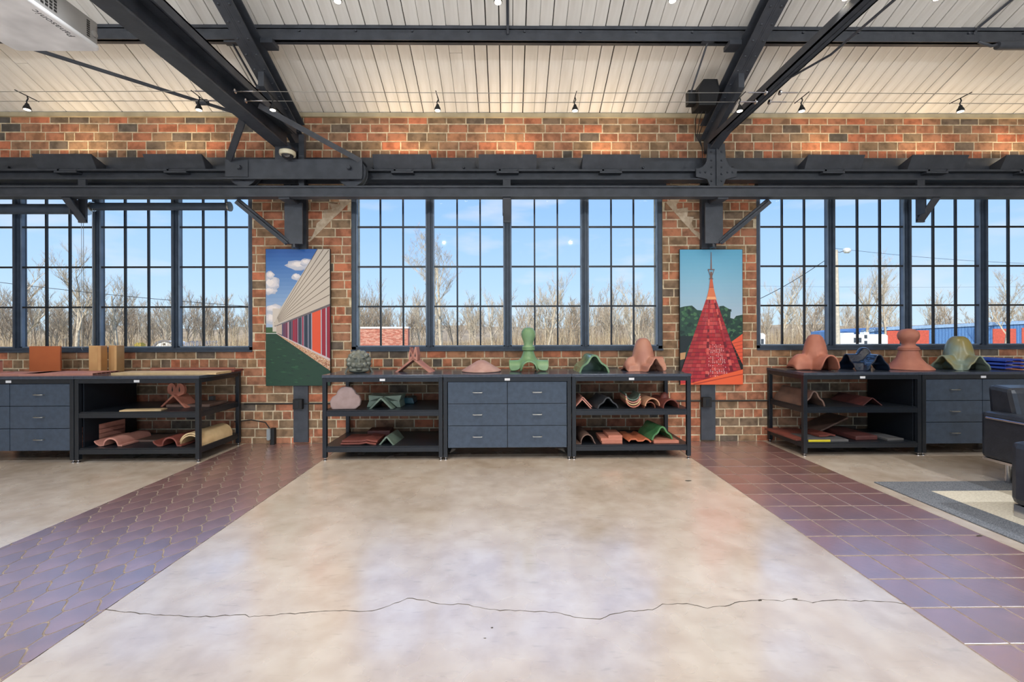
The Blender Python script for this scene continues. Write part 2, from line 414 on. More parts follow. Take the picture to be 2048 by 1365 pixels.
for i, (p, q, z0, z1, h) in enumerate(specs):
    dep = .006 + rb.uniform(-.002, .003); jz = rb.uniform(-.002, .002)
    if i in top300:
        put('brick', brick_me, wall, ((p+q)/2, W+.002, (z0+z1)/2+jz), (0, rb.uniform(-.006, .006), 0), (q-p, dep, z1-z0))
    else:
        t = rb.random(); n0 = len(st.f)
        st.add([((p+q)/2 + v.co.x*(q-p), W+.002 + v.co.y*dep, (z0+z1)/2+jz + v.co.z*(z1-z0)) for v in brick_me.vertices], [tuple(f.vertices) for f in brick_me.polygons])
        tones += [t]*(len(st.f)-n0)
so = st.build('brickwork', brick_rows_m, wall); so['kind'] = 'stuff'
at = so.data.attributes.new('tone', 'FLOAT', 'FACE'); at.data.foreach_set('value', tones)
# old plaster scars where knee braces were cut out
def patch(pxs, name='plaster_patch'):
    P = [atY(x, y, W-.012) for x, y in pxs]; m = MB(); n = len(P)
    m.add([(p.x, W-.0125, p.z) for p in P] + [(p.x, W+.004, p.z) for p in P], [tuple(range(n))] + [(i, (i+1) % n, (i+1) % n+n, i+n) for i in range(n)])
    return m.build(name, plaster, wall)
def scar(p, q_, side, seed):
    r = random.Random(seed); lo_, up_ = [], []
    for i in range(15):
        f = i/14; x = p[0]+(q_[0]-p[0])*f; y = p[1]+(q_[1]-p[1])*f; lo_.append((x+r.uniform(-.8, .8), y+r.uniform(-.8, .8)))
        w = (5+17*f)*r.uniform(.35, 1.5); up_.append((x-side*w, y-w*.55))
    patch(lo_+up_[::-1])
scar((619, 484), (701, 403), 1, 3); scar((1405, 486), (1331, 405), -1, 8)
# ceiling
cm = MB()
RY = -2.0; RZ = ceil(RY)
cm.add([(XL, W+.3, ceil(W)-.13+.03), (XR, W+.3, ceil(W)-.13+.03), (XR, RY, RZ+.03), (XL, RY, RZ+.03), (XL, YB, RZ-CS*(RY-YB)+.03), (XR, YB, RZ-CS*(RY-YB)+.03),
        (XL, W+.3, ceil(W)+.1), (XR, W+.3, ceil(W)+.1), (XR, RY, RZ+.25), (XL, RY, RZ+.25), (XL, YB, RZ-CS*(RY-YB)+.25), (XR, YB, RZ-CS*(RY-YB)+.25)],
       [(0,1,2,3),(3,2,5,4),(6,9,8,7),(9,10,11,8),(0,6,7,1),(4,5,11,10),(0,3,9,6),(3,4,10,9),(1,7,8,2),(2,8,11,5)])
ceiling = tag(cm.build('ceiling', [mat('ceiling_board', (214, 206, 194), .6)]), 'sloping ceiling of painted boards', None, None, 'structure')
# backing sheet above, dark colour stands for gap shade, then one mesh per plank
def cpt(x, y, off): return (x, y, ceil(y)+off)
m = MB(); m.add([cpt(-7.3, W, .026), cpt(7.3, W, .026), cpt(7.3, 2.0, .026), cpt(-7.3, 2.0, .026)], [(0,1,2,3)]); m.build('plank_backing', gap_m, ceiling)
PW = .1345; SL = math.atan(CS); plank_me = {}
def plank(x, y0, y1, gap):
    L = (y1-y0)/math.cos(SL); k = (round(L, 2), gap)
    if k not in plank_me:
        w = PW-gap; m = MB(); c = .003
        m.add([(c,0,0),(w-c,0,0),(w-c,L,0),(c,L,0),(0,0,c),(w,0,c),(w,L,c),(0,L,c),(0,0,.02),(w,0,.02),(w,L,.02),(0,L,.02)],
              [(0,1,2,3),(0,4,5,1),(1,5,6,2),(2,6,7,3),(3,7,4,0),(4,8,9,5),(5,9,10,6),(6,10,11,7),(7,11,8,4)])
        plank_me[k] = m.mesh('plank', plank_m)
    put('plank', plank_me[k], ceiling, (x, y0, ceil(y0)+random.uniform(-.002, .002)), (-SL, 0, 0))
x = -7.2; i = 0
breaks = {36: 4.72, 40: 4.90, 49: 4.64, 58: 4.70, 62: 4.40, 22: 5.0, 27: 4.8, 70: 4.5, 78: 4.9, 14: 4.76}
while x < 7.2:
    gp = random.choice((.003, .004, .006, .009, .011)); y1 = W-.004
    if i in breaks: plank(x, breaks[i]+.003, y1, gp); plank(x, 2.2, breaks[i], gp)
    else: plank(x, 2.2, y1, gp)
    x += PW; i += 1
# cornice strip of sealant where boards meet brick
MB().box(-7.2, 7.2, W-.035, W, ceil(W)-.045, ceil(W)+.005).build('edge_trim', mat('edge_caulk', (190, 176, 146), .8), ceiling)

wl = MB().box(XL-.2, XL, YB, W+.3, -.2, 8.5); tag(wl.build('wall_left', mat('side_wall', (196, 188, 176), .8)), 'painted side wall out of view', None, None, 'structure')
wr = MB().box(XR, XR+.2, YB, W+.3, -.2, 8.5); tag(wr.build('wall_right', MATS['side_wall']), 'painted side wall out of view on the right', None, None, 'structure')

# windows
ROWZ = [1.178, 1.672, 2.162, 2.652, 3.145]
pane_me = {}
def pane_mesh(w, h):
    k = (round(w, 3), round(h, 3))
    if k not in pane_me: pane_me[k] = MB().box(0, w, 0, .004, 0, h).mesh('pane', glass_m)
    return pane_me[k]
for wi, (xa, xb) in enumerate(WIN):
    fr = MB(); y0, y1 = W+.015, W+.075
    fr.box(xa, xb, y0, y1, WZ0, ROWZ[0]); fr.box(xa, xb, y0, y1, 3.155, WZ1); fr.box(xa, xa+.05, y0, y1, WZ0, WZ1); fr.box(xb-.05, xb, y0, y1, WZ0, WZ1)
    fr.box(xa-.0, xb, W-.02, W+.05, WZ0-.004, WZ0+.018)
    win = tag(fr.build('window_%d' % (wi+1), steel_dk), ['left steel window with roller shades', 'central steel window behind the display cases', 'right steel window showing the lamp pole'][wi], None, None, 'structure')
    sw = (xb-xa)/4
    for k in range(1, 4):
        xm = xa+k*sw
        mu = MB(); mu.box(xm-.034, xm+.034, y0-.005, y1+.03, ROWZ[0], 3.155); mu.box(xm-.012, xm+.012, y0-.03, y0-.004, ROWZ[0], 3.155)
        mu.build('mullion', steel_dk, win)
    for k in range(4):
        xs0 = xa+k*sw+(.05 if k == 0 else .034); xs1 = xa+(k+1)*sw-(.05 if k == 3 else .034)
        sash = MB(); t = .018
        for (p, q, r, s_) in ((xs0, xs0+t, ROWZ[0], 3.155), (xs1-t, xs1, ROWZ[0], 3.155), (xs0, xs1, ROWZ[0], ROWZ[0]+t*.7)): sash.box(p, q, W+.03, W+.065, r, s_)
        sash.build('sash', mat('sash_steel', (120, 138, 160), .4), win)
        cw = (xs1-xs0-2*t)/3
        for c in range(3):
            for r in range(4):
                put('pane', pane_mesh(cw, ROWZ[r+1]-ROWZ[r]), win, (xs0+t+c*cw, W+.048, ROWZ[r]))
        for c in (1, 2):
            xc = xs0+t+c*cw; MB().box(xc-.009, xc+.009, W+.034, W+.06, ROWZ[0], 3.155).build('muntin', black, win)
        for r in (1, 2, 3):
            MB().box(xs0, xs1, W+.033, W+.061, ROWZ[r]-.010, ROWZ[r]+.010).build('glazing_bar', black, win)

# ------------------------------------------------------------------ steel structure of the hall
def ibeam(m, xc, y0, y1, z0, z1, w, t=.014, wt=.012):
    m.box(xc-w/2, xc+w/2, y0, y1, z0, z0+t); m.box(xc-w/2, xc+w/2, y0, y1, z1-t, z1); m.box(xc-wt/2, xc+wt/2, y0, y1, z0+t, z1-t)
# lintel and girder over the windows
t = wthing('wall_girder', 'long grey steel girder over the windows carrying the angled reflectors', 'beam', (0, 5.2, 3.14))
MB().box(-8.5, 8.5, 5.235, W-.0, 3.262, 3.452).build('lintel_plate', steel, t)
gb = MB(); gb.box(-8.5, 8.5, 5.10, 5.235, 3.243, 3.264); gb.box(-8.5, 8.5, 5.10, 5.235, 3.142, 3.160); gb.box(-8.5, 8.5, 5.165, 5.18, 3.158, 3.245)
gb.build('girder', steel, t)
for wa, wb_ in WIN:
    hb = MB().box(wa-.02, wb_+.02, 5.26, W+.012, 3.055, 3.264); hb.build('head_plate', steel, t)
bolts = MB()
for i in range(14):
    bx = -7+i*1.08; bolts.lathe([(.0, -.03), (.014, -.026), (.014, 0)], (bx, 5.235, 3.33), 8, axis='y')
bolts.build('bolts', steel, t)['kind'] = 'stuff'
# crane rail in front of the windows
RYc = 4.955
t = wthing('crane_rail', 'long grey crane rail beam running level across the window tops', 'beam', (0, RYc, 2.88))
m = MB(); m.box(-8.5, 8.5, RYc-.055, RYc+.055, 2.985, 3.003); m.box(-8.5, 8.5, RYc-.055, RYc+.055, 2.880, 2.898); m.box(-8.5, 8.5, RYc-.03, RYc-.012, 2.896, 2.987)
m.build('rail_beam', steel, t)
for xh in (-4.94, -.005, 4.90):
    m = MB(); m.box(xh-.045, xh+.045, 5.10, 5.125, 2.64, 3.145); m.box(xh-.05, xh-.035, 5.0, 5.12, 2.72, 2.90)
    m.bar((xh, 5.115, 2.655), (xh, RYc-.04, 2.875), .09, .014, (0, 1, 0)); m.build('hanger_bracket', steel, t)
# columns
for s, xc, lab in ((-1, -2.515, 'grey steel column behind the white building poster on the left brick pier'), (1, 2.455, 'grey steel column behind the red roof poster on the right brick pier')):
    t = wthing('steel_column', lab, 'column', (xc, 5.3, 0))
    m = MB(); m.box(xc-.088, xc+.088, W-.03, W+.0-.002, 0.02, 3.26); m.build('wall_plate', steel, t)
    po = MB(); xq = xc+s*.0; ibeam_z0 = 2.38
    po.box(xq-.105, xq+.105, 5.14, 5.16, 2.40, 2.88); po.box(xq-.09, xq+.09, W-.06, W-.03, 2.36, 3.14); po.box(xq-.012, xq+.012, 5.15, W-.05, 2.36, 3.14); po.box(xq-.06, xq+.06, RYc-.03, 5.14, 2.86, 2.882)
    po.build('post', steel, t)
    kb = MB(); kb.bar((xc+s*.08, 5.16, 2.42), (xc+s*.60, 5.05, 2.875), .07, .05, (0, 1, 0)); kb.bar((xc+s*.055, 5.14, 2.405), (xc+s*.575, 5.03, 2.86), .012, .09, (0, 1, 0)); kb.build('knee_brace', steel, t)
    # riveted gusset where truss, column and girder meet
    gp = []
    def arc(cx, cz, r, a0, a1, n=6): return [(cx+r*math.cos(math.radians(a0+(a1-a0)*i/n)), cz+r*math.sin(math.radians(a0+(a1-a0)*i/n))) for i in range(n+1)]
    poly = [(xc-.075, 3.06), (xc+.075, 3.06), (xc+.11, 3.14), (xc+.24, 3.17), (xc+.24, 3.262)] + arc(xc+.24, 3.262+.13, .13, -90, -180) + [(xc+.10, 3.56), (xc-.10, 3.56)] + arc(xc-.24, 3.262+.13, .13, 0, -90) + [(xc-.24, 3.17), (xc-.11, 3.14)]
    gm = MB(); gm.prism(poly, 5.078, 5.098, 'y')
    gm.box(xc-.008, xc+.008, 5.06, 5.08, 3.06, 3.5)
    gm.build('gusset_plate', steel, t)
    rv = MB()
    for dx, dz in ((-.19,3.22),(-.13,3.22),(.13,3.22),(.19,3.22),(-.06,3.12),(.06,3.12),(-.06,3.2),(.06,3.2),(-.06,3.28),(.06,3.28),(-.06,3.36),(.06,3.36),(-.06,3.46),(.06,3.46)):
        rv.lathe([(0, -.014), (.009, -.011), (.013, 0)], (xc+dx, 5.078, dz), 8, axis='y')
    rv.build('rivets', steel, t)['kind'] = 'stuff'

def slope_bar(m, x0, x1, ya, yb, o0, o1):   # a member lying along the roof slope, offsets below the boards
    m.add([(x0,ya,ceil(ya)-o0),(x1,ya,ceil(ya)-o0),(x1,yb,ceil(yb)-o0),(x0,yb,ceil(yb)-o0),(x0,ya,ceil(ya)-o1),(x1,ya,ceil(ya)-o1),(x1,yb,ceil(yb)-o1),(x0,yb,ceil(yb)-o1)],
          [(0,1,2,3),(4,7,6,5),(0,4,5,1),(1,5,6,2),(2,6,7,3),(3,7,4,0)])
for s, xc, lab in ((-1, -2.53, 'sloping riveted roof rafter of grey steel above the white ceiling mounted crane bridge, left'), (1, 2.44, 'sloping riveted roof rafter of grey steel beside the black loudspeaker, right')):
    lab = 'sloping grey riveted roof rafter at left, above the crane bridge' if s < 0 else 'sloping grey riveted roof rafter at right, beside the black loudspeaker'
    t = wthing('roof_rafter', lab, 'beam', (xc, 4, 3.6))
    ya, yb = 5.28, -1.5
    m = MB()
    slope_bar(m, xc-.085, xc+.085, ya, yb, .172, .186); slope_bar(m, xc-.008, xc+.008, ya, yb, .186, .352); slope_bar(m, xc-.085, xc-.01, ya, yb, .338, .352); slope_bar(m, xc+.01, xc+.085, ya, yb, .338, .352)
    m.build('chord', steel, t)
    m = MB(); slope_bar(m, xc-.03, xc+.03, ya+.03, 4.5, .30, .50); m.build('end_plate', steel, t)
    rv = MB(); y = ya-.1
    while y > 3.0:
        for dx in (-.05, .05):
            c = (xc+dx, y, ceil(y)-.352); rv.lathe([(0, -.009), (.010, -.007), (.013, .002)], c, 6)
        c = (xc-s*.012, y, ceil(y)-.25); rv.lathe([(0, -s*.012), (.012, -s*.008), (.014, 0)], c, 6, axis='x')
        y -= .14
    rv.build('rivets', steel, t)['kind'] = 'stuff'
# purlin
PY = 4.385; pz = ceil(PY)-.004
t = wthing('roof_purlin', 'dark grey horizontal roof purlin crossing the white board ceiling', 'beam', (0, PY, pz-.17))
m = MB(); m.box(-8.5, 8.5, PY+.0, PY+.015, pz-.16, pz+.008); m.box(-8.5, 8.5, PY-.012, PY+.055, pz-.160, pz-.148); m.box(-8.5, 8.5, PY-.022, PY, pz-.160, pz-.085); m.box(-8.5, 8.5, PY, PY+.055, pz-.04, pz-.03)
m.build('purlin_beam', steel, t)
m = MB()
for i in range(24):
    m.lathe([(0, -.02), (.012, -.016), (.012, 0)], (-6.6+i*.565, PY, pz-.06), 8, axis='y')
m.build('bolts', steel, t)['kind'] = 'stuff'
for xc in (-2.38, 2.29):
    MB().box(xc-.06, xc+.06, PY-.06, PY+.07, pz-.215, pz-.17).build('clip_angle', steel, t)
# tie of the right truss
t = wthing('truss_tie', 'straight grey double-angle tie beam running from right column toward viewer', 'beam', (2.415, 4, 3.55))
m = MB(); m.box(2.36, 2.408, -1.5, 5.06, 3.55, 3.562); m.box(2.422, 2.47, -1.5, 5.06, 3.55, 3.562); m.box(2.405, 2.425, -1.5, 5.06, 3.555, 3.6); m.box(2.36, 2.372, -1.5, 5.06, 3.55, 3.625); m.box(2.458, 2.47, -1.5, 5.06, 3.55, 3.625)
m.build('angle_pair', steel, t)
MB().bar((2.43, 5.09, 3.50), (2.415, 4.75, 3.56), .1, .02).build('end_plate', steel, t)
m = MB().tube([(2.475, -1, 3.47), (2.475, 3.3, 3.465), (2.455, 3.75, 3.552)], .009, 8); m.build('tie_rod', steel, t)
# crane bridge beam and end truck on the left
t = wthing('crane_bridge', 'heavy grey overhead crane bridge beam resting on the wheeled end truck', 'crane', (-2.54, 4, 3.44))
m = MB(); ibeam(m, -2.54, -2.0, 5.03, 3.445, 3.66, .16, .016, .014); m.build('bridge_beam', steel, t)
m = MB(); m.box(-2.40, -2.385, -2.0, 4.95, 3.60, 3.68); m.box(-2.455, -2.385, -2.0, 4.95, 3.665, 3.68); m.build('truss_angle', steel, t)
m = MB(); m.bar((-1.635, 4.87, 3.27), (-2.45, 4.32, 3.60), .055, .012, (0, 1, .4)); m.build('brace', steel, t)
m = MB(); m.bar((-3.10, 4.87, 3.27), (-2.61, 4.32, 3.455), .075, .014, (0, 1, .3)); m.build('brace', steel, t)
m = MB().box(-2.60, -2.42, 4.9, 5.02, 3.28, 3.45); m.box(-2.36, -2.30, 4.95, 5.0, 3.0, 3.6); m.build('saddle', steel, t)
m = MB(); m.box(-3.125, -1.615, 4.862, 4.874, 3.068, 3.285); m.box(-3.125, -1.615, 5.03, 5.042, 3.068, 3.285); m.box(-3.125, -1.615, 4.87, 5.035, 3.27, 3.285); m.box(-3.155, -1.615, 4.845, 4.875, 3.060, 3.074)
m.box(-3.125, -2.875, 4.852, 4.863, 3.085, 3.275)
m.build('end_truck', steel, t)
for xw in (-2.965, -1.755):
    m = MB(); m.lathe([(.10, -.045), (.165, -.045), (.165, -.03), (.158, -.028), (.158, .028), (.165, .03), (.165, .045), (.10, .045), (.10, -.045)], (xw, RYc, 3.162), 32, axis='y')
    m.lathe([(.0, -.05), (.035, -.05), (.035, .05), (0, .05)], (xw, RYc, 3.162), 16, axis='y')
    for k in range(6):
        a = k*math.pi/3; m.bar((xw, RYc, 3.162), (xw+.13*math.cos(a), RYc, 3.162+.13*math.sin(a)), .03, .02, (0, 1, 0))
    m.build('wheel', steel, t, smooth=True)
    MB().lathe([(0, -.03), (.022, -.03), (.026, -.02), (.026, 0)], (xw+(.0 if xw < -2 else 0), 4.852, 3.185), 6, axis='y').build('axle_nut', steel, t)
# cross bracing rod on the far left
t = wthing('bracing_rod', 'thin dark bracing rod slanting behind the white projector', 'rod', (-2.7, 4.4, 3.55))
MB().tube([(-2.62, 4.46, 3.55), (-5.2, 1.8, 3.55)], .016, 8).build('rod', steel, t); MB().lathe([(0, -.05), (.028, -.05), (.028, .05), (0, .05)], (-2.9, 4.171, 3.55), 8, axis='x').build('turnbuckle', steel, t)

# ceiling conduits and equipment
def single(m, name, mt, label, cat, origin, group=None, smooth=False, bevel=0):
    return tag(m.build(name, mt, origin=origin, smooth=smooth, bevel=bevel), label, cat, group)
m = MB().tube([(0, 3.0, ceil(3.0)-.02), (.01, 4.36, ceil(4.36)-.02)], .014, 8); m.tube([(0.01, 4.36, ceil(4.36)-.02), (.01, 4.36, ceil(4.36)-.12)], .014, 8)
single(m, 'ceiling_conduit', steel, 'thin grey conduit dropping to the purlin near the middle', 'conduit', (0, 4, 4.6))
m = MB().tube([(5.2, 3.0, ceil(3.0)-.02), (4.78, 4.36, ceil(4.36)-.03), (4.74, 4.37, ceil(4.36)-.1)], .012, 8)
single(m, 'ceiling_conduit', steel, 'thin grey conduit slanting to the purlin near the right edge', 'conduit', (4.8, 4.36, 4.4))
pz2 = pz-.21
t = wthing('cable_housing', 'dark cylinder housing fixed under the purlin near the right edge', 'fixture', (5.2, 4.34, pz2))
MB().lathe([(0, 0), (.035, .0), (.038, .02), (.038, .6), (0, .6)], (4.97, 4.36, pz2+.01), 14, axis='x').build('housing', steel, t, smooth=True)
MB().tube([(4.97, 4.36, pz2+.02), (4.90, 4.35, pz2+.0), (4.84, 4.35, pz2+.02), (4.78, 4.36, pz2+.05)], .014, 8).build('hose', steel, t, smooth=True)

c = atY(1409, 194, 4.80); t = thing('loudspeaker', 'black hexagonal loudspeaker hung on a rod beside the right rafter', 'speaker', c)
pr = [(-.105, -.14), (.085, -.14), (.125, .03), (.10, .145), (-.055, .145), (-.115, .03)]
MB().prism(pr, -.10, .10, 'y').build('cabinet', black_dk, t, bevel=.008)
MB().prism([(a*.8, b*.8) for a, b in pr], -.104, -.10, 'y').build('grille', mat('speaker_grille', (34, 34, 36), .8, bump=.4, bscale=400), t)
r0_ = Vector((2.03, 4.37, pz-.16)) - c; r1_ = Vector((2.03, 4.80, c.z+.02)) - c
MB().tube([r0_, r1_], .010, 8).build('hanger', steel, t); MB().box(r0_.x-.06, r0_.x+.06, r0_.y-.03, r0_.y+.03, r0_.z-.014, r0_.z).build('clamp', steel, t)
MB().box(-.19, -.11, -.03, .05, -.09, .06).build('bracket', black_dk, t); MB().lathe([(0, 0), (.03, 0), (.022, .05), (0, .055)], (.03, .0, .14), 10).build('cable_gland', nickel, t)
for i in range(3):
    MB().tube([(-.05+i*.04, .03, -.13), (-.05+i*.045, .12, -.19-.02*i), (.03+i*.02, .3, -.28), (.12, .33, -.42), (.13, .34, -.60)], .0045, 6).build('cable', black_dk, t, smooth=True)
c = atY(465, 87, 4.37); e = atY(512, 170, 4.78)
t = wthing('hanger_rod', 'dark rod with wedge bracket dropping from purlin behind crane bridge', 'rod', c)
MB().tube([c, e, atY(540, 208, 5.15)], .011, 8).build('rod', steel, t); MB().box(c.x-.07, c.x+.07, c.y-.03, c.y+.03, c.z-.006, c.z+.012).build('clamp', steel, t)
m = MB(); m.prism([(e.x-.02, e.z-.05), (e.x+.09, e.z-.05), (e.x+.07, e.z+.05)], e.y-.01, e.y+.02, 'y'); m.build('wedge', steel, t)
# dome camera
c = atY(575, 306, 4.80)
t = thing('dome_camera', 'white dome security camera fixed on the crane end truck', 'camera', c)
MB().lathe([(0, .03), (.055, .03), (.082, .015), (.085, -.01), (.08, -.028), (0, -.028)], n=24).build('housing', cream_p, t, smooth=True)
MB().lathe([(.062, -.028), (.056, -.048), (.036, -.066), (0, -.072)], n=20).build('dome', mat('smoked_dome', (40, 40, 44), .1, coat=.5), t, smooth=True)
MB().box(-.02, .02, .0, .062, -.0, .02).build('mount', steel, t)

# projector, hung upside down at top left
t = wthing('projector', 'white projector hung upside down in the top left corner', 'projector', (-2.62, 2.3, 3.0))
pj0 = Vector((-2.62, 2.31, 3.0)); x0, x1, y0, y1 = -2.865, -2.37, 2.08, 2.57
def rrect(x0, x1, y0, y1, r, n=5):
    P = []
    for cx, cy, a0 in ((x1-r, y1-r, 0), (x0+r, y1-r, 90), (x0+r, y0+r, 180), (x1-r, y0+r, 270)):
        for i in range(n+1): a = math.radians(a0+90*i/n); P.append((cx+r*math.cos(a), cy+r*math.sin(a)))
    return P
m = MB(); m.prism(rrect(x0, x1, y0, y1, .03), 3.0, 3.026, 'z'); m.build('top_cover', white_p, t, bevel=.008)
grey_p = mat('grey_plastic', (150, 148, 146), .5)
m = MB(); m.prism(rrect(x0+.006, x1-.006, y0+.006, y1-.006, .026), 3.024, 3.15, 'z'); m.build('body', grey_p, t)
m = MB()
for i in range(9):
    for j in range(6):
        yy = y0+.05+i*.022; zz = 3.045+j*.0165; m.box(x1-.009, x1-.004, yy, yy+.014, zz, zz+.010)
for j in range(8): m.box(x1-.009, x1-.004, y1-.085, y1-.068, 3.04+j*.012, 3.047+j*.012)
m.build('vent_slots', black_dk, t)['kind'] = 'stuff'
m = MB().lathe([(.018, 0), (.018, .006), (.012, .008), (0, .008)], (x1-.007, y1-.04, 3.075), 16, axis='x'); m.build('sensor', grey_p, t, smooth=True)
m = MB().tube([(-2.62, 2.32, 3.15), (-2.62, 2.32, ceil(2.32))], .025, 12); m.box(-2.72, -2.52, 2.22, 2.42, 3.15, 3.17); m.build('mount_pole', steel, t)
fc = bpy.data.curves.new('logo', 'FONT'); fc.body = 'Panasonic'; fc.size = .05; fc.extrude = .0004; fc.space_character = 1.05
tmp = bpy.data.objects.new('tmp_text', fc); col.objects.link(tmp); dg = bpy.context.evaluated_depsgraph_get()
me = bpy.data.meshes.new_from_object(tmp.evaluated_get(dg)); bpy.data.objects.remove(tmp)
lo = bpy.data.objects.new('lettering', me); col.objects.link(lo); lo.parent = t; me.materials.clear(); me.materials.append(mat('grey_print', (96, 98, 102), .5))
P = atZ(148, 74, 3.0)
lo.matrix_local = Matrix.Translation(Vector((P.x+.012, P.y, 2.9994))-t.location) @ Matrix(((0, -1, 0, 0), (-1, 0, 0, 0), (0, 0, -1, 0), (0, 0, 0, 1)))

# uplight reflectors on the girder
warm = (1.0, .78, .50)
ups = [(128, 'leftmost in view'), (349, 'just left of the crane truck'), (803, 'left one over the central window'), (1015, 'middle one over the central window'), (1223, 'right one over the central window'), (1672, 'over the right window, nearest the right column'), (1880, 'second past the right column'), (2075, 'cut by the right picture edge')]
upme = None
for i, (px, where) in enumerate(ups):
    xc = xat(px, 5.06, 320) if px < 2050 else 6.20
    if px < 500: xc -= .02
    t = thing('uplight', 'dark angled trough uplight reflector on the girder, ' + where, 'light', (xc, 5.12, 3.272), 0, 'uplights along the girder')
    if upme is None:
        m = MB(); w = .335
        def plate(m, P, th=.004):
            n = len(P); nn = (P[1]-P[0]).cross(P[2]-P[0]).normalized()*th
            m.add([p for p in P]+[p+nn for p in P], [tuple(range(n)), tuple(range(2*n-1, n-1, -1))]+[(q, (q+1) % n, (q+1) % n+n, q+n) for q in range(n)])
        V = Vector
        plate(m, [V((-w, 0, 0)), V((w, 0, 0)), V((w, -.07, .145)), V((-w, -.07, .145))])
        m1 = m.mesh('reflector', steel)
        m2 = []
        for sx in (-1, 1): m = MB(); plate(m, [V((sx*w, 0, 0)), V((sx*w, .15, .0)), V((sx*w, .15, .07)), V((sx*w, -.07, .145))]); m2.append(('end_plate', m.mesh('end_plate', steel)))
        m = MB(); m.box(-w, w, 0, .15, -.004, 0); m3 = m.mesh('floor_plate', steel)
        m = MB(); m.box(-.13, .13, -.03, .05, -.055, -.035); m.bar((.1, -.01, -.036), (.14, -.01, 0), .02, .006); m.box(-.1, -.08, -.02, .04, -.036, 0); m4 = m.mesh('driver_tray', steel)
        m = MB().tube([(-.26, .07, .03), (.26, .07, .03)], .016, 10); m5 = m.mesh('lamp_tube', mat('warm_lamp', (255, 226, 180), .4, emit=(255, 205, 140), estr=6), smooth=True)
        upme = [('reflector', m1)] + m2 + [('floor_plate', m3), ('driver_tray', m4), ('lamp_tube', m5)]
    for nm, me in upme: put(nm, me, t, (0, 0, 0))
    light('uplight_lamp', 'AREA', (xc, 5.17, 3.37), 3.3, warm, .42, .05, aim=(xc, 5.30, 3.75))

# cable light system
cab = [(3.925, 3.52), (4.085, 3.52)]
for k, (cy, cz) in enumerate(cab):
    w = ['nearer', 'farther'][k]
    for seg, (xa, xb, nm) in enumerate(((-7.5, -2.63, 'left of the crane bridge'), (-2.44, 2.35, 'spanning the middle bay'), (2.48, 7.5, 'right of the truss tie'))):
        m = MB().tube([(xa, cy, cz), ((xa+xb)/2, cy, cz-.012), (xb, cy, cz)], .0028, 6)
        o = single(m, 'light_cable', nickel, '%s of two taut light cables %s' % (w, nm), 'cable', (xa, cy, cz))
        for xe in (xa, xb):
            if abs(xe) < 7:
                sg = 1 if xe == xa else -1; m = MB(); x_ = xe-xa
                m.tube([(x_, 0, 0), (x_+sg*.16, 0, 0)], .006, 8); m.lathe([(0, -.01), (.022, -.006), (.022, .006), (0, .01)], (x_, 0, 0), 12, axis='x')
                m.build('turnbuckle', chrome, o, loc=(0, 0, 0), smooth=True)
bulb = mat('halogen_face', (255, 244, 225), .3, emit=(255, 236, 205), estr=9)
heads = [(53, 'at the far left'), (397, 'just left of the crane bridge'), (545, 'just right of the crane bridge'), (875, 'left one over the central window'), (1150, 'right one over the central window'), (1480, 'just left of the right truss tie'), (1604, 'just right of the right truss tie'), (1922, 'near the right edge')]
hm = None
def spot_head(name, label, loc, group, bar=True):
    global hm
    t = thing(name, label, 'light', loc, 0, group)
    if hm is None:
        a = MB().tube([(.0, -.10, .115), (.0, .10, .115)], .004, 6).mesh('cross_bar', black_dk)
        b = MB().tube([(0, 0, .115), (.008, 0, .09), (-.006, 0, .065), (0, 0, .04)], .0055, 6).mesh('stem', black_dk)
        c = MB().lathe([(0, .045), (.012, .045), (.016, .03), (.026, .012), (.030, -.008), (.026, -.010), (.0, -.004)], n=16).mesh('lamp_head', black_dk, True)
        d = MB().lathe([(0, -.013), (.024, -.012), (.024, -.006), (0, -.006)], n=14).mesh('bulb', bulb, True)
        hm = [('cross_bar', a), ('stem', b), ('lamp_head', c), ('bulb', d)]
    for nm, me in hm: put(nm, me, t, (0, 0, 0))
    return t
for px, where in heads:
    x = xat(px, 4.0, 200); spot_head('cable_spotlight', 'small black cable spotlight ' + where, (x, 4.005, 3.402), 'cable spotlights along the wall')
    light('spot_lamp', 'SPOT', (x, 4.005, 3.383), 45, (1, .86, .66), .03, aim=(x, 4.75, .9), spot=math.radians(80), blend=.9)
for px, py, where in ((675, 3, 'left of centre'), (996, 5, 'in the middle'), (1345, 2, 'right of centre'), (1692, -3, 'beside the truss tie'), (1875, -3, 'near the right')):
    p = atY(px, py, 3.02); t = spot_head('cable_spotlight', 'glowing spotlight at the top picture edge ' + where, (p.x, 3.02, p.z+.012), 'spotlights at the top edge')
    light('spot_lamp', 'SPOT', (p.x, 3.02, p.z-.01), 60, (1, .88, .70), .03, aim=(p.x, 3.2, 0), spot=math.radians(95), blend=.9)

# roller shades at the left window
for xa, xb, zc, lab in ((-4.93, -3.31, 2.86, 'dark roller shade tube under the crane rail, nearer the brick pier'), (-6.6, -5.0, 2.83, 'dark roller shade tube at the far left window end')):
    t = wthing('roller_shade', lab, 'blind', ((xa+xb)/2, 5.22, zc))
    r = .045 if xa > -5 else .06
    MB().lathe([(0, 0), (r, 0), (r, xb-xa), (0, xb-xa)], (xa, 5.22, zc), 16, axis='x').build('roller', steel_dk, t, smooth=True)
    for xe in (xa, xb): MB().lathe([(0, -.008), (r+.012, -.008), (r+.012, .008), (0, .008)], (xe, 5.22, zc), 16, axis='x').build('end_cap', nickel, t, smooth=True)
    xe = xa+.03 if xa > -5 else xb-.03
    xe = -4.97+.08 if xa > -5 else -5.02
    MB().tube([(xe-.012, 5.19, zc), (xe-.012, 5.19, 1.17), (xe, 5.19, 1.15), (xe+.012, 5.19, 1.17), (xe+.012, 5.19, zc)], .0025, 5).build('bead_chain', nickel, t)

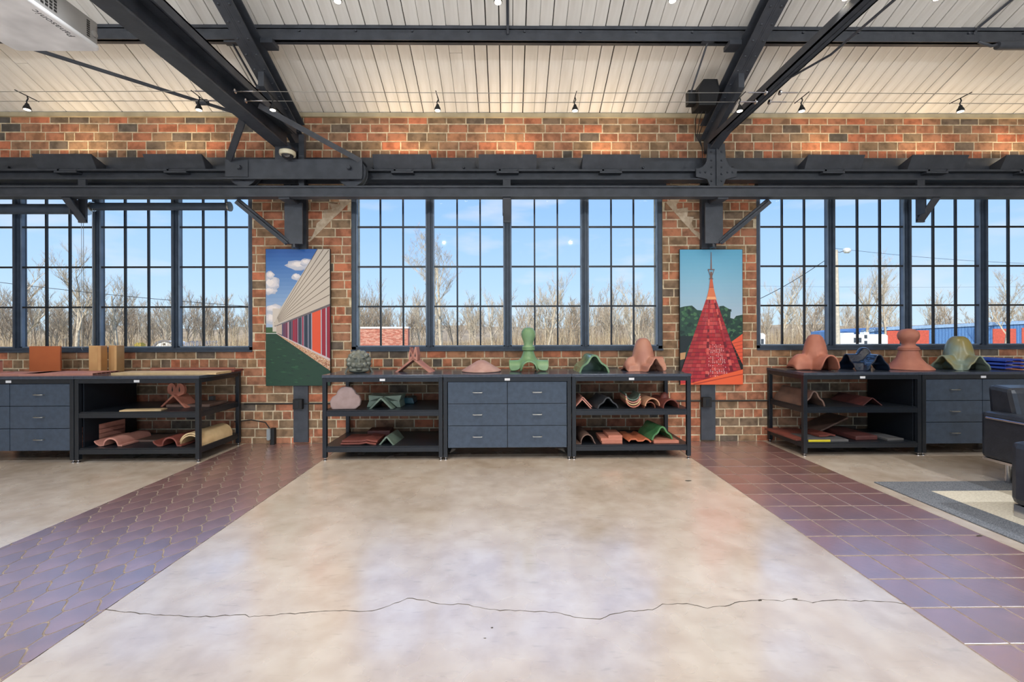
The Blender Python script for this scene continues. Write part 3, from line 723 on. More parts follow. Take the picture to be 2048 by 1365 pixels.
# wall services
m = MB().tube([(-3.2, W-.028, .49), (-1.9, W-.028, .49)], .009, 8); single(m, 'wall_conduit', black_dk, 'thin black conduit along the wall by the left column', 'conduit', (-2.5, W-.02, .49))
m = MB().tube([(1.9, W-.028, .50), (3.2, W-.028, .50)], .009, 8); single(m, 'wall_conduit', black_dk, 'thin black conduit along the wall by the right column', 'conduit', (2.5, W-.02, .5))
for xc, lab in ((-2.53, 'black junction box on the left column'), (2.42, 'black junction box on the right column')):
    t = wthing('junction_box', lab, 'box', (xc, W-.06, .45)); MB().box(xc-.055, xc+.055, W-.085, W-.031, .43, .55).build('box', black_dk, t, bevel=.004); MB().box(xc-.018, xc+.018, W-.088, W-.085, .45, .53).build('socket', black, t)
t = wthing('cable_sensor', 'small grey clip device standing against brick at floor by left column', 'device', (-2.88, W-.05, .0))
MB().box(-2.865, -2.815, W-.07, W-.02, 0.0, .2).build('stand', black_dk, t, bevel=.004)
m = MB(); m.prism(rrect(-2.895, -2.855, .06, .20, .018), W-.09, W-.07, 'y'); m.build('clip', mat('grey_clip', (150, 156, 160), .4), t)
MB().tube([(-2.875, W-.06, .2), (-2.93, W-.05, .27), (-3.1, W-.05, .30), (-3.3, W-.05, .28)], .007, 6).build('cable', black_dk, t, smooth=True)

# ------------------------------------------------------------------ display benches
TZ = .905
def bench_frame(t, x0, x1, y0, y1, front_only=False):
    lg = .042
    for lx in (x0, x1-lg):
        for ly in (y0, y1-lg):
            MB().box(lx, lx+lg, ly, ly+lg, .03, TZ-.03).build('leg', black, t, bevel=.003)
            MB().lathe([(0, 0), (.018, 0), (.02, .006), (.008, .012), (.008, .03), (0, .03)], (lx+lg/2, ly+lg/2, 0), 12).build('foot', chrome, t, smooth=True)
    for ya_ in (y0+.002, y1-.032): MB().box(x0+lg, x1-lg, ya_, ya_+.03, TZ-.075, TZ-.03).build('apron', black, t)
    for lx in (x0, x1-lg): MB().box(lx+.004, lx+lg-.004, y0+lg, y1-lg, TZ-.075, TZ-.03).build('apron', black, t)
    MB().box(x0-.004, x1+.004, y0-.006, y1+.004, TZ-.03, TZ).build('worktop', top_m, t, bevel=.004)
    xm = (x0+x1)/2; MB().box(xm-.028, xm+.028, y0-.0015, y0+.003, TZ-.066, TZ-.042).build('label_tag', white_p, t)
def shelf_bench(label, x0, x1, y0, y1, panel=None):
    t = wthing('shelf_bench', label, 'shelf', ((x0+x1)/2, (y0+y1)/2, 0), 'black display benches along the wall'); bench_frame(t, x0, x1, y0, y1)
    for z0, z1 in ((.468, .530), (.090, .150)):
        m = MB(); m.box(x0+.01, x1-.01, y0+.012, y1-.012, z1-.012, z1); m.build('shelf', black, t)
        for ya_ in (y0+.004, y1-.03): MB().box(x0+.042, x1-.042, ya_, ya_+.026, z0, z1-.0125).build('shelf_rail', black, t)
        for lx in (x0+.006, x1-.036): MB().box(lx, lx+.03, y0+.042, y1-.042, z0, z1-.012).build('shelf_rail', black, t)
    if panel:
        xp = x0+.045 if panel == 'l' else x1-.06; MB().box(xp, xp+.015, y0+.045, y1-.03, .15, TZ-.03).build('side_panel', black, t)
    return t
def drawer_bench(label, x0, x1, y0, y1):
    t = wthing('drawer_bench', label, 'cabinet', ((x0+x1)/2, (y0+y1)/2, 0), 'black display benches along the wall'); bench_frame(t, x0, x1, y0, y1)
    zb, zt = .125, TZ-.078; xa, xb = x0+.045, x1-.045; MB().box(xa, xb, y0+.03, y1-.05, zb, zt).build('carcass', black, t)
    w = (xb-xa)/2; h = (zt-zb)/3
    for c in range(2):
        for r in range(3):
            d = MB().box(xa+c*w+.003, xa+(c+1)*w-.003, y0+.010, y0+.03, zb+r*h+.003, zb+(r+1)*h-.003).build('drawer', drawer_m, t, bevel=.002)
            xm = xa+(c+.5)*w; zm = zb+(r+.52)*h; o = t.location
            hd = MB().tube([(xm-.047, y0+.012, zm), (xm-.046, y0-.012, zm), (xm-.03, y0-.018, zm), (xm+.03, y0-.018, zm), (xm+.046, y0-.012, zm), (xm+.047, y0+.012, zm)], .0055, 8)
            hd.v = [(a-o.x, b-o.y, c_-o.z) for a, b, c_ in hd.v]; hd.build('handle', nickel, d, smooth=True)
    return t
BY = 4.60; B1 = 5.305
shelf_bench('open black shelf bench left of the central drawers, lion-faced ornament on top', -1.955, -.690, BY, B1)
drawer_bench('black six-drawer bench under the central window', -.682, .672, BY, B1)
shelf_bench('open black shelf bench right of the central drawers, green ridge tile on top', .680, 1.945, BY, B1)
LY = 4.575
shelf_bench('open black shelf bench at left with long hollow panels on top', -4.515, -3.225, LY, 5.29, 'l')
drawer_bench('black drawer bench at the left edge with orange square panel on top', -5.86, -4.523, LY, 5.29)
RY0 = 4.66
shelf_bench('open black shelf bench at right with domed terracotta cap on top', 3.19, 4.475, RY0, 5.32, 'r')
drawer_bench('black drawer bench at right behind the leather armchair', 4.483, 5.82, RY0, 5.32)

# ------------------------------------------------------------------ roof tiles and ceramics
terra = mat('terracotta', (188, 122, 100), .6, c2=(172, 106, 86), scale=8, bump=.06, bscale=120)
pink = mat('pink_clay', (196, 138, 120), .62, c2=(178, 120, 106), scale=8, bump=.06, bscale=120)
orange = mat('orange_clay', (192, 104, 58), .6, c2=(182, 96, 54), scale=4)
redb = mat('brown_red_clay', (128, 66, 54), .6, c2=(108, 56, 48), scale=9, bump=.08, bscale=100)
maroon = mat('maroon_clay', (92, 48, 44), .55, c2=(76, 42, 40), scale=9)
brown = mat('brown_clay', (112, 86, 74), .6, c2=(92, 72, 64), scale=9)
mauve = mat('mauve_grey_clay', (160, 138, 134), .75, c2=(146, 124, 120), scale=12)
cream = mat('cream_clay', (214, 186, 142), .6, c2=(198, 168, 124), scale=10)
tan = mat('tan_clay', (212, 168, 112), .6, c2=(198, 150, 98), scale=5)
green = mat('green_glaze', (128, 158, 118), .18, c2=(104, 136, 98), scale=7, coat=.4)
greenm = mat('matte_green_glaze', (132, 166, 124), .38, c2=(112, 148, 104), scale=6)
grgrey = mat('grey_green_glaze', (108, 124, 110), .3, c2=(90, 104, 92), scale=9)
teal = mat('teal_glaze', (44, 84, 96), .25, c2=(36, 70, 82))
navy = mat('navy_glaze', (26, 40, 62), .06, c2=(20, 32, 52), coat=1)
patina = mat('mottled_green_glaze', (136, 150, 136), .3, c2=(148, 134, 78), scale=4, contrast=(.34, .50))
bluegl = mat('blue_glaze', (52, 76, 168), .22, c2=(44, 62, 150))
pewter = mat('pewter_glaze', (128, 130, 118), .22, c2=(92, 96, 88), scale=9, coat=.3)
darkcl = mat('dark_slate_clay', (58, 60, 64), .4, c2=(48, 50, 54))
slate = mat('slate_grey', (92, 90, 90), .7); yellow = mat('yellow_edge', (220, 200, 40), .5)

def tl(m, name, mt, label, cat, loc, rz=0, smooth=False, bevel=0, group='roof tile samples on display'):
    return tag(m.build(name, mt, loc=loc, rz=rz, smooth=smooth, bevel=bevel), label, cat, group)
def ptop(px, y, z=TZ): return Vector((xat(px, y, 740), y, z))
def P_round(r, n=14, a0=0, a1=180): return [(-r*math.cos(math.radians(a0+(a1-a0)*i/n)), r*math.sin(math.radians(a0+(a1-a0)*i/n))) for i in range(n+1)]
def P_vee(w, h): return [(-w/2, 0), (-.012, h-.004), (0, h), (.012, h-.004), (w/2, 0)]
BELL = [(0, 1), (.12, .985), (.22, .93), (.31, .83), (.38, .71), (.45, .60), (.54, .525), (.64, .475), (.74, .42), (.83, .34), (.91, .22), (.97, .10), (1, 0)]
def bell(a):
    for (a0, z0), (a1, z1) in zip(BELL, BELL[1:]):
        if a <= a1: return z0+(z1-z0)*(a-a0)/(a1-a0)
    return 0
def P_ogee(w, h, n=24, flange=0):
    return [((-1+2*i/n)*w/2, h*bell(abs(-1+2*i/n))) for i in range(n+1)]
def P_wave(w, h, n=28, cyc=1.0, ph=0): return [(-w/2+w*i/n, h*.5*(1-math.cos(2*math.pi*cyc*i/n+ph))) for i in range(n+1)]
def sh(prof, t, L, back=False, **k):
    m = MB().shell(prof, t, L, **k)
    if back: m.prism([(x*.97, z*.97) for x, z in prof], L-.014, L-.002, 'y')
    return m
def hollow(w, d, h, cells, wall=.004):   # hollow extruded panel, open ends on +x / -x
    m = MB(); m.box(-w/2, w/2, 0, d, 0, wall); m.box(-w/2, w/2, 0, d, h-wall, h)
    for i in range(cells+1):
        y = (d-wall)*i/cells; m.box(-w/2, w/2, y, y+wall, wall, h-wall)
    return m

def hat(name, mt, label, cat, loc, dome, arms, arm_w, arm_h, base_r, thick=.014, rz=0, n=112, nr=34, prof='round', cone=None):
    # ceramic cap: central dome blended into arched arms that stay open at their ends
    rd, hd, pw = dome
    def arch(w, W_):
        a = abs(w)/(W_/2)
        if a >= 1: return 0
        return math.sqrt(1-a*a) if prof == 'round' else bell(a)
    def zf(x, y):
        r = math.hypot(x, y)
        zd = cone(r) if cone else hd*max(0, 1-(r/rd)**pw)**(1/1.6) if r < rd else 0
        vals = [zd]
        for am in arms:
            ang, L = am[:2]; u = x*math.cos(ang)+y*math.sin(ang); w = -x*math.sin(ang)+y*math.cos(ang)
            if u > -.02: vals.append(arm_h*arch(w, arm_w)*(math.sqrt(max(0, 1-max(0, (u-L*.62)/(L*.39))**2)) if len(am) > 2 else 1))
        k = .026; mx_ = max(vals); return mx_ + k*math.log(sum(math.exp((v-mx_)/k) for v in vals)) - k*math.log(len(vals))*(.0 if mx_ > .05 else mx_/.05*0+1)
    def Rb(th):
        best = base_r
        for am in arms:
            ang, L = am[:2]; d = th-ang; c, s_ = math.cos(d), math.sin(d)
            if c > .05:
                q = L/c
                if abs(q*s_) <= arm_w/2: best = max(best, q)
                elif abs(s_) > 1e-6: best = max(best, min((arm_w/2)/abs(s_), L/c))
        return best
    vs = [(0, 0, zf(0, 0))]; fs = []
    angs = [2*math.pi*i/n for i in range(n)]
    for i, a in enumerate(angs):
        Rm = Rb(a)
        for j in range(1, nr+1):
            r = Rm*j/nr; x, y = r*math.cos(a), r*math.sin(a); vs.append((x, y, max(0.002, zf(x, y))))
    for i in range(n):
        i2 = (i+1) % n; fs.append((0, 1+i*nr, 1+i2*nr))
        for j in range(nr-1): fs.append((1+i*nr+j, 1+i*nr+j+1, 1+i2*nr+j+1, 1+i2*nr+j))
    m = MB(); m.add(vs, fs); o = m.build(name, mt, loc=loc, rz=rz, smooth=60)
    sm = o.modifiers.new('soften', 'SMOOTH'); sm.factor = .5; sm.iterations = 3
    so_ = o.modifiers.new('thickness', 'SOLIDIFY'); so_.thickness = thick; so_.offset = -1
    return tag(o, label, cat, 'roof tile samples on display') if label else o

# --- left benches, on top
t = thing('corner_profile', 'pale hollow clay corner profile at the far left bench edge', 'clay profile', ptop(-8, 4.80), 0, 'roof tile samples on display')
m = MB(); m.box(-.045, -.04, 0, .06, 0, .15); m.box(.0, .005, 0, .06, .02, .15)
for i in range(6): m.box(-.04, 0, 0, .06, .025*i, .025*i+.005)
m.box(-.04, .005, 0, .06, .145, .15); m.build('upright', pink, t)
m = MB(); m.box(.005, .125, 0, .06, 0, .005); m.box(.005, .125, 0, .06, .025, .03)
for i in range(5): m.box(.025*i+.02, .025*i+.025, 0, .06, .005, .025)
m.build('foot_flange', pink, t)
m = MB().box(-.178, .178, -.012, .012, 0, .30); tl(m, 'clay_board', orange, 'smooth orange square clay panel standing upright', 'clay panel', ptop(91, 5.12), 0, bevel=.006)
t = thing('channel_block', 'tan clay channel block standing on end beside the hollow panels', 'clay block', ptop(210, 5.08), .12, 'roof tile samples on display')
MB().box(-.155, -.01, -.02, .02, 0, .305).build('wing', tan, t, bevel=.006); MB().box(-.035, .0, -.06, .04, 0, .305).build('rib', tan, t, bevel=.006)
MB().box(0, .135, .05, .075, 0, .305).build('back_plate', tan, t, bevel=.004); MB().box(.125, .155, -.05, .075, 0, .305).build('rib', tan, t, bevel=.006)
for px, w, d, y, lab in ((25, .52, .3, 4.66, 'thin pink clay plank flat on the bench at far left edge'), (72, .34, .36, 4.64, 'thin pink clay plank flat before the orange panel'), (145, .40, .34, 4.66, 'thin pink clay plank flat before the tan channel block')):
    m = hollow(w, d, .022, 6); tl(m, 'clay_plank', pink, lab, 'clay panel', ptop(px, y), .06)
m = hollow(1.12, .26, .022, 12); tl(m, 'hollow_board', cream, 'long cream hollow clay panel on the left bench front', 'clay panel', ptop(327, 4.70) + Vector((0, 0, .0)), 0)
m = hollow(.95, .18, .020, 9); tl(m, 'hollow_board', redb, 'long red-brown hollow clay panel behind the cream one', 'clay panel', ptop(385, 5.03), 0)
m = MB(); m.box(-.5, .5, 0, .012, 0, .035); m.box(-.5, .5, .012, .03, .0, .008); tl(m, 'trim_bar', terra, 'slim terracotta trim bar at the back of left bench', 'clay trim', ptop(385, 5.225), 0)
# left shelf, middle level
Z2 = .530; Z3 = .150
def heart_ridge(mt, loc, rz, label, sc_=1.0, fork=False):
    t = thing('ridge_tile', label, 'roof tile', loc, rz, 'roof tile samples on display')
    sh(P_vee(.40*sc_, .15*sc_), .02, .16).build('saddle', mt, t)
    m = MB(); z0 = .145*sc_
    if fork:
        for s in (-1, 1):
            o_ = s*.026
            ring = [(o_-.022, 0), (o_+.022, 0), (o_+.026, .06), (o_+s*.012, .15), (o_-.004, .15), (o_-.026, .06)]
            m = MB(); m.prism([(a, z0-.02+b) for a, b in ring[:1]] + [(a, z0-.02+b) for a, b in ring[1:]], .0, .10, 'y'); m.build('prong', mt, t)
            m = MB(); m.prism([(o_-.006, z0+.03), (o_+.0, z0+.015), (o_+.006, z0+.03), (o_, z0+.075)], -.002, .0, 'y'); m.build('notch', black_dk, t)
    else:
        P = []
        for s in (-1, 1):
            pass
        P = [(-.012, z0-.05)] + [(-.012-.0+(.085+.085*math.cos(math.radians(a)))*-1+.03, z0+.055+.075*math.sin(math.radians(a))) for a in range(-60, 181, 24)][::1]
        left = [(-.062+.062*math.cos(math.radians(a)), z0+.06+.068*math.sin(math.radians(a))) for a in range(0, 226, 25)]
        poly = [(0, z0-.03)] + [(-x, z) for x, z in left[::-1]] + [(0, z0+.065)] + left + []
        m.prism(poly, .03, .055, 'y'); m.build('crest', mt, t)
        for s in (-1, 1): MB().prism([(s*.05-.010, z0+.05), (s*.05, z0+.03), (s*.05+.010, z0+.05), (s*.05, z0+.095)], .028, .03, 'y').build('piercing', black_dk, t)
    return t
heart_ridge(terra, Vector((xat(352, 4.9, 800), 4.86, Z2)), -.25, 'terracotta ridge tile with heart-shaped pierced crest on the left shelf', .92)
tl(hollow(.40, .10, .012, 8, .003), 'hollow_board', cream, 'short cream ribbed clay slat on the left middle shelf', 'clay panel', Vector((xat(290, 4.68, 815), 4.62, Z2)), .12)
tl(MB().box(-.24, .24, 0, .3, 0, .03), 'flat_tile', brown, 'flat brown tile on the left middle shelf by the back leg', 'roof tile', Vector((-3.55, 4.86, Z2)), 0, bevel=.004)
tl(MB().box(-.025, .025, 0, .05, 0, .07), 'sample_block', slate, 'tiny grey block behind the left bench front leg', 'sample', Vector((-3.52, 5.19, Z2)), 0, bevel=.004)
# left shelf, bottom level
t = thing('hollow_block', 'pink clay block with four square holes on the left bottom shelf', 'clay block', Vector((xat(176, 4.7, 870), 4.64, Z3)), -.06, 'roof tile samples on display')
m = MB(); H4 = .21
for zz in range(5): m.box(-.03, .03, 0, .45, zz*(H4-.012)/4, zz*(H4-.012)/4+.012)
m.box(-.03, -.02, 0, .45, .012, H4-.012); m.box(.02, .03, 0, .45, .012, H4-.012); m.build('block', pink, t)
def s_tile(mt, loc, rz, label, w=.30, h=.075, L=.40, thick=.016):
    P = [(-w/2, .055)] + [(-w/2+.02, .03)] + [(-w/2+.05+i*.01, .012) for i in range(3)] + [(w*.08+.085*-math.cos(math.radians(a)), .012+h*math.sin(math.radians(a))) for a in range(0, 181, 15)] + [(w/2, .012)]
    return tl(sh(P, thick, L), 'barrel_tile', mt, label, 'roof tile', loc, rz, smooth=35)
s_tile(pink, Vector((xat(222, 4.68, 880), 4.65, Z3+.008)), -.05, 'pink S-shaped barrel tile on the left bottom shelf')
tl(MB().box(-.16, .16, 0, .3, 0, .022), 'flat_tile', brown, 'flat grey-brown tile lying behind the pink barrel tile', 'roof tile', Vector((xat(290, 4.8, 880), 4.84, Z3)), 0, bevel=.004)
s_tile(redb, Vector((xat(342, 4.68, 880), 4.63, Z3+.008)), -.04, 'brown S-shaped barrel tile beside the cream barrels', .30, .085, .36)
for k in range(2):
    tl(sh(P_round(.12, 14), .014, .50), 'barrel_tile', cream, ['lower of two nested cream barrel tiles on the left bottom shelf', 'upper of two nested cream barrel tiles on the left bottom shelf'][k], 'roof tile', Vector((xat(384, 4.68, 880), 4.66, Z3+.0+k*.022)), -.02, smooth=35)

# --- centre left bench
def blob(parts, vox, name, mt, loc, label, cat, rz=0, parent=None):
    bm = bmesh.new()
    for c, r in parts:
        M = Matrix.Translation(c) @ Matrix.Diagonal((*([r]*3 if not isinstance(r, tuple) else r), 1))
        bmesh.ops.create_icosphere(bm, subdivisions=3, radius=1, matrix=M)
    me = bpy.data.meshes.new(name); bm.to_mesh(me); bm.free(); me.materials.append(mt)
    me.polygons.foreach_set('use_smooth', [True]*len(me.polygons))
    o = bpy.data.objects.new(name, me); col.objects.link(o); o.location = loc; o.rotation_euler = (0, 0, rz)
    r_ = o.modifiers.new('fuse', 'REMESH'); r_.mode = 'VOXEL'; r_.voxel_size = vox; r_.use_smooth_shade = True
    s_ = o.modifiers.new('soften', 'SMOOTH'); s_.factor = .5; s_.iterations = 2
    if parent: o.parent = parent; o.location = loc
    if label: tag(o, label, cat, 'roof tile samples on display')
    return o
t = thing('lion_ridge_ornament', 'grey-green glazed beast-head ridge ornament on the bench corner', 'ornament', ptop(718, 4.86), .35, 'roof tile samples on display')
hp = [((0, -.01, .125), (.08, .075, .09)), ((0, -.075, .082), (.046, .042, .034)), ((0, -.068, .13), (.02, .03, .045)), ((0, -.112, .100), (.022, .014, .012)), ((0, -.082, .042), (.032, .026, .016)), ((0, -.01, .03), (.11, .075, .035))]
for q_ in (-1, 1): hp += [((q_*.037, -.066, .168), (.026, .020, .012)), ((q_*.052, -.048, .085), .034), ((q_*.082, .0, .19), (.022, .02, .028)), ((q_*.034, -.066, .142), .011)]
hp += [((.105*math.cos(a), .02, .12+.105*math.sin(a)), .032) for a in [math.radians(d) for d in range(-40, 221, 26)]]
blob(hp, .0055, 'beast_head', pewter, (0, 0, 0), None, None, parent=t)
o = tl(sh(P_ogee(.30, .17), .016, .34, L0=.03), 'ridge_body', pewter, None, None, (0, 0, 0), smooth=35); o.parent = t; del o['group']
heart_ridge(pink, ptop(826, 4.90), -.12, 'pink V-shaped ridge tile with forked prongs on top', 1.05, True)
# middle shelf
P = [(-.14, .0), (.10, .0), (.145, .04), (.155, .09), (.14, .14), (.105, .165), (.09, .20), (.055, .235), (0, .245), (-.05, .235), (-.085, .20), (-.10, .16), (-.14, .135), (-.165, .09), (-.16, .04)]
tl(MB().prism(P, 0, .06, 'y'), 'end_cap_tile', mauve, 'mauve grey cloud-shaped end cap tile on the middle shelf', 'roof tile', Vector((xat(694, 4.70, 800), 4.66, Z2)), .1, bevel=.012)
t = thing('ridge_tile', 'grey-green V-shaped ridge tile with flared ends on middle shelf', 'roof tile', Vector((xat(763, 4.72, 800), 4.70, Z2)), -.06, 'roof tile samples on display')
sh(P_vee(.26, .12), .018, .28).build('saddle', grgrey, t); m = MB(); m.prism([(-.19, 0), (-.15, 0), (-.02, .11), (.02, .11), (.15, 0), (.19, 0), (.175, .07), (.20, .135), (0, .12), (-.17, .135), (-.165, .07)], .08, .26, 'y'); m.build('wings', grgrey, t, bevel=.006)
tl(MB().prism([(-.09, 0), (.09, 0), (.07, .07), (-.06, .07)], 0, .2, 'y'), 'end_cap_tile', teal, 'dark teal glazed cap at the back of the middle shelf', 'roof tile', Vector((xat(813, 5.0, 800), 5.0, Z2)), 0, bevel=.012)
# bottom shelf
for k in range(2):
    P = [(-.19, 0), (.02, 0), (.10, -.014+.014), (.13, -.0), (.17, .0), (.19, .004)]
    P = [(-.19, .022), (.03, .022), (.09, .034), (.14, .022), (.19, .012)] if k == 0 else [(-.19, .02), (.19, .02)]
    m = sh([(-.19, .02), (.02, .022), (.08, .034), (.13, .022), (.19, .016)], .018, .30)
    tl(m, 'interlocking_tile', redb, ['lower of two stacked terracotta interlocking tiles on bottom shelf', 'upper of two stacked terracotta interlocking tiles on bottom shelf'][k], 'roof tile', Vector((xat(719, 4.70, 880)+.01*k, 4.66+.01*k, Z3+.001+.024*k)), 0, bevel=.003)
tl(MB().box(-.13, .13, 0, .2, 0, .075), 'clay_block', maroon, 'dark maroon clay block behind the interlocking tiles', 'clay block', Vector((xat(757, 5.0, 860), 5.0, Z3)), .05, bevel=.01)
tl(sh(P_vee(.17, .09), .016, .34), 'ridge_tile', grgrey, 'small green V-shaped ridge tile on the bottom shelf', 'roof tile', Vector((xat(774, 4.68, 880), 4.66, Z3)), -.08)

# --- centre drawers, on top
tl(MB().lathe([(.215, 0), (.225, .006), (.222, .016), (.14, .066), (.06, .115), (.03, .127), (0, .13)], n=40), 'cone_cap', mauve if False else mat('dusty_pink_clay', (190, 152, 140), .6, c2=(172, 132, 120), scale=8), 'dusty pink low cone cap on the central drawers', 'roof tile', ptop(963, 4.97), 0, smooth=40)
def finial_green():
    t = thing('ball_finial', 'matte green four-way finial with ball top on the drawers', 'finial', ptop(1057, 5.00), 0, 'roof tile samples on display')
    def cone(r): return max(0, .25*(1-(r/.14)**.9)) if r < .14 else 0
    def cone(r): return .012 + .245*math.exp(-((max(0, r-.045))/.06)**1.3) if r < .22 else .005
    o = hat('four_way_base', greenm, None, None, (0, 0, 0), (.1, .25, 2), [(-math.pi/2, .20), (0, .225), (math.pi, .225), (math.pi/2, .2)], .20, .125, .10, cone=cone); o.parent = t
    MB().lathe([(.066, .235), (.072, .24), (.074, .255), (.069, .262), (.074, .268), (.070, .28), (.056, .292), (.052, .31), (.058, .34), (.078, .39), (.083, .42), (.078, .455), (.055, .488), (.03, .498), (0, .5)], n=32).build('ball', greenm, t, smooth=60)
finial_green()
# --- centre right bench, on top
tl(sh(P_ogee(.345, .195), .020, .34, back=True), 'ridge_tile', green, 'glossy green arched ridge tile at the front of the bench', 'roof tile', ptop(1189, 4.80), .05, smooth=35)
hat('domed_hip_cap', mat('rosy_clay', (188, 134, 112), .5, c2=(172, 116, 98), scale=7), 'rosy brown domed three-way hip cap beside the red roof poster', 'roof tile', ptop(1286, 5.01), (.135, .375, 3.0), [(math.radians(-72), .24), (math.radians(190), .235, 1), (math.radians(8), .24)], .23, .16, .15, rz=0, prof='ogee')
# middle shelf
for k in range(2):
    tl(sh(P_vee(.20, .10), .012, .36), 'ridge_tile', pink, ['front pink V-shaped tile at left end of right middle shelf', 'second pink V-shaped tile nested at left end of shelf'][k], 'roof tile', Vector((xat(1164, 4.68, 800)+.012*k, 4.66+.03*k, Z2+.016*k)), .0)
tl(sh(P_ogee(.24, .12), .014, .36, back=True), 'ridge_tile', darkcl, 'dark grey arched ridge tile on the right middle shelf', 'roof tile', Vector((xat(1215, 4.68, 800), 4.66, Z2)), .12, smooth=35)
cups = [terra, cream, pink, grgrey]
for k in range(4):
    P = [(-x, .085-z+.0) for x, z in P_round(.082, 12, 6, 174)]
    tl(sh(P, .012, .30), 'barrel_tile', cups[k], ['bottom terracotta', 'second cream', 'third pink', 'top grey-green'][k] + ' tile of the upturned barrel stack', 'roof tile', Vector((xat(1266, 4.68, 800), 4.66+.008*k, Z2+.002+.024*k)), -.05, smooth=35)
tl(sh(P_round(.085, 12), .012, .36), 'barrel_tile', mat('buff_clay', (206, 150, 116), .6), 'buff half-round barrel tile right of the upturned stack', 'roof tile', Vector((xat(1305, 4.66, 800), 4.66, Z2+.024)), .1, smooth=35)
tl(sh(P_round(.065, 12), .010, .32), 'barrel_tile', mat('rust_clay', (150, 86, 64), .6), 'smaller rust barrel tile under the buff one', 'roof tile', Vector((xat(1299, 4.70, 800), 4.69, Z2)), .1, smooth=35)
t = thing('ridge_tile', 'rust-red barrel ridge tile with raised knob at shelf end', 'roof tile', Vector((xat(1340, 4.7, 800), 4.67, Z2)), .15, 'roof tile samples on display')
sh(P_round(.095, 14), .012, .34).build('barrel', redb, t, smooth=35); MB().lathe([(.05, .07), (.045, .10), (.03, .135), (.012, .15), (0, .152)], (0, .14, 0), 16).build('knob', redb, t, smooth=50)
# bottom shelf
P = [(-.13, .004), (-.06, .008)] + [(.01+.075*-math.cos(math.radians(a)), .01+.095*math.sin(math.radians(a))) for a in range(15, 166, 15)] + [(.10, .004)]
tl(sh(P, .010, .42), 'barrel_tile', brown, 'brown wavy barrel tile at the left of right bottom shelf', 'roof tile', Vector((xat(1172, 4.68, 880), 4.65, Z3)), .06, smooth=35)
for k, (w, dx) in enumerate(((.22, 0), (.23, -.005), (.15, .035))):
    tl(MB().box(-w/2, w/2, 0, .28, 0, .030), 'flat_tile', terra, ['lowest', 'middle', 'small topmost'][k] + ' flat terracotta tile of the stack on right bottom shelf', 'roof tile', Vector((xat(1223, 4.68, 880)+dx, 4.65, Z3+.0305*k)), 0, bevel=.003)
P = [(-.13, .035), (-.10, .06), (-.04, .06), (-.02, .04), (.03, .04), (.06, .06), (.10, .05), (.13, .02)]
tl(sh(P, .016, .34), 'interlocking_tile', mat('bright_terracotta', (192, 106, 70), .6), 'bright terracotta wavy interlocking tile on right bottom shelf', 'roof tile', Vector((xat(1278, 4.68, 880), 4.65, Z3-.002)), .08)
tl(MB().box(-.135, .135, 0, .34, 0, .032), 'flat_tile', terra, 'flat terracotta tile under the green ridge tile', 'roof tile', Vector((xat(1331, 4.68, 880), 4.65, Z3)), 0, bevel=.004)
tl(sh(P_ogee(.25, .145), .018, .34, back=True), 'ridge_tile', mat('bottle_green_glaze', (86, 140, 88), .18, c2=(66, 112, 70), coat=.4), 'bottle-green arched ridge tile resting on a flat tile', 'roof tile', Vector((xat(1324, 4.70, 860), 4.69, Z3+.033)), .14, smooth=35)

# --- right benches, on top
hat('domed_hip_cap', terra, 'tall orange-pink domed hip cap at the corner of the right bench', 'roof tile', ptop(1630, 5.02), (.135, .41, 3.4), [(math.radians(-92), .27), (math.radians(178), .28, 1)], .215, .185, .16, prof='round')
hat('ridge_junction_tile', navy, 'glossy navy ridge junction tile between the cap and ball finial', 'roof tile', ptop(1727, 5.00), (.095, .255, 3.0), [(math.radians(-85), .20), (math.radians(182), .21)], .29, .185, .11, prof='ogee')
t = thing('ball_finial', 'terracotta ball finial on wide flared cone base, right bench', 'finial', ptop(1817, 5.02), 0, 'roof tile samples on display')
MB().lathe([(.225, 0), (.23, .008), (.22, .022), (.155, .075), (.112, .135), (.092, .20), (.088, .225)], n=44).build('cone_base', terra, t, smooth=50)
MB().lathe([(.092, .222), (.101, .226), (.101, .240), (.093, .244), (.097, .250), (.090, .262), (.068, .275), (.062, .295), (.072, .32), (.095, .355), (.102, .395), (.092, .435), (.062, .462), (.024, .472), (0, .473)], n=44).build('ball', terra, t, smooth=60)
hat('domed_hip_cap', patina, 'mottled green domed hip cap with two dark open arches', 'roof tile', ptop(1917, 5.02), (.145, .385, 3.4), [(math.radians(198), .31), (math.radians(-96), .26)], .25, .17, .17, prof='ogee')
for k in range(3):
    tl(sh([(-.16, .018), (-.15, .04), (-.07, .042), (-.06, .05), (.03, .05), (.04, .042), (.11, .04), (.12, .018)], .020, .34), 'interlocking_tile', bluegl, ['lowest', 'middle', 'topmost'][k] + ' blue glazed tile of the stack at right edge', 'roof tile', ptop(2035, 4.86, TZ-.002+.040*k) + Vector((.016*k, .01*k, 0)), .05, bevel=.004)
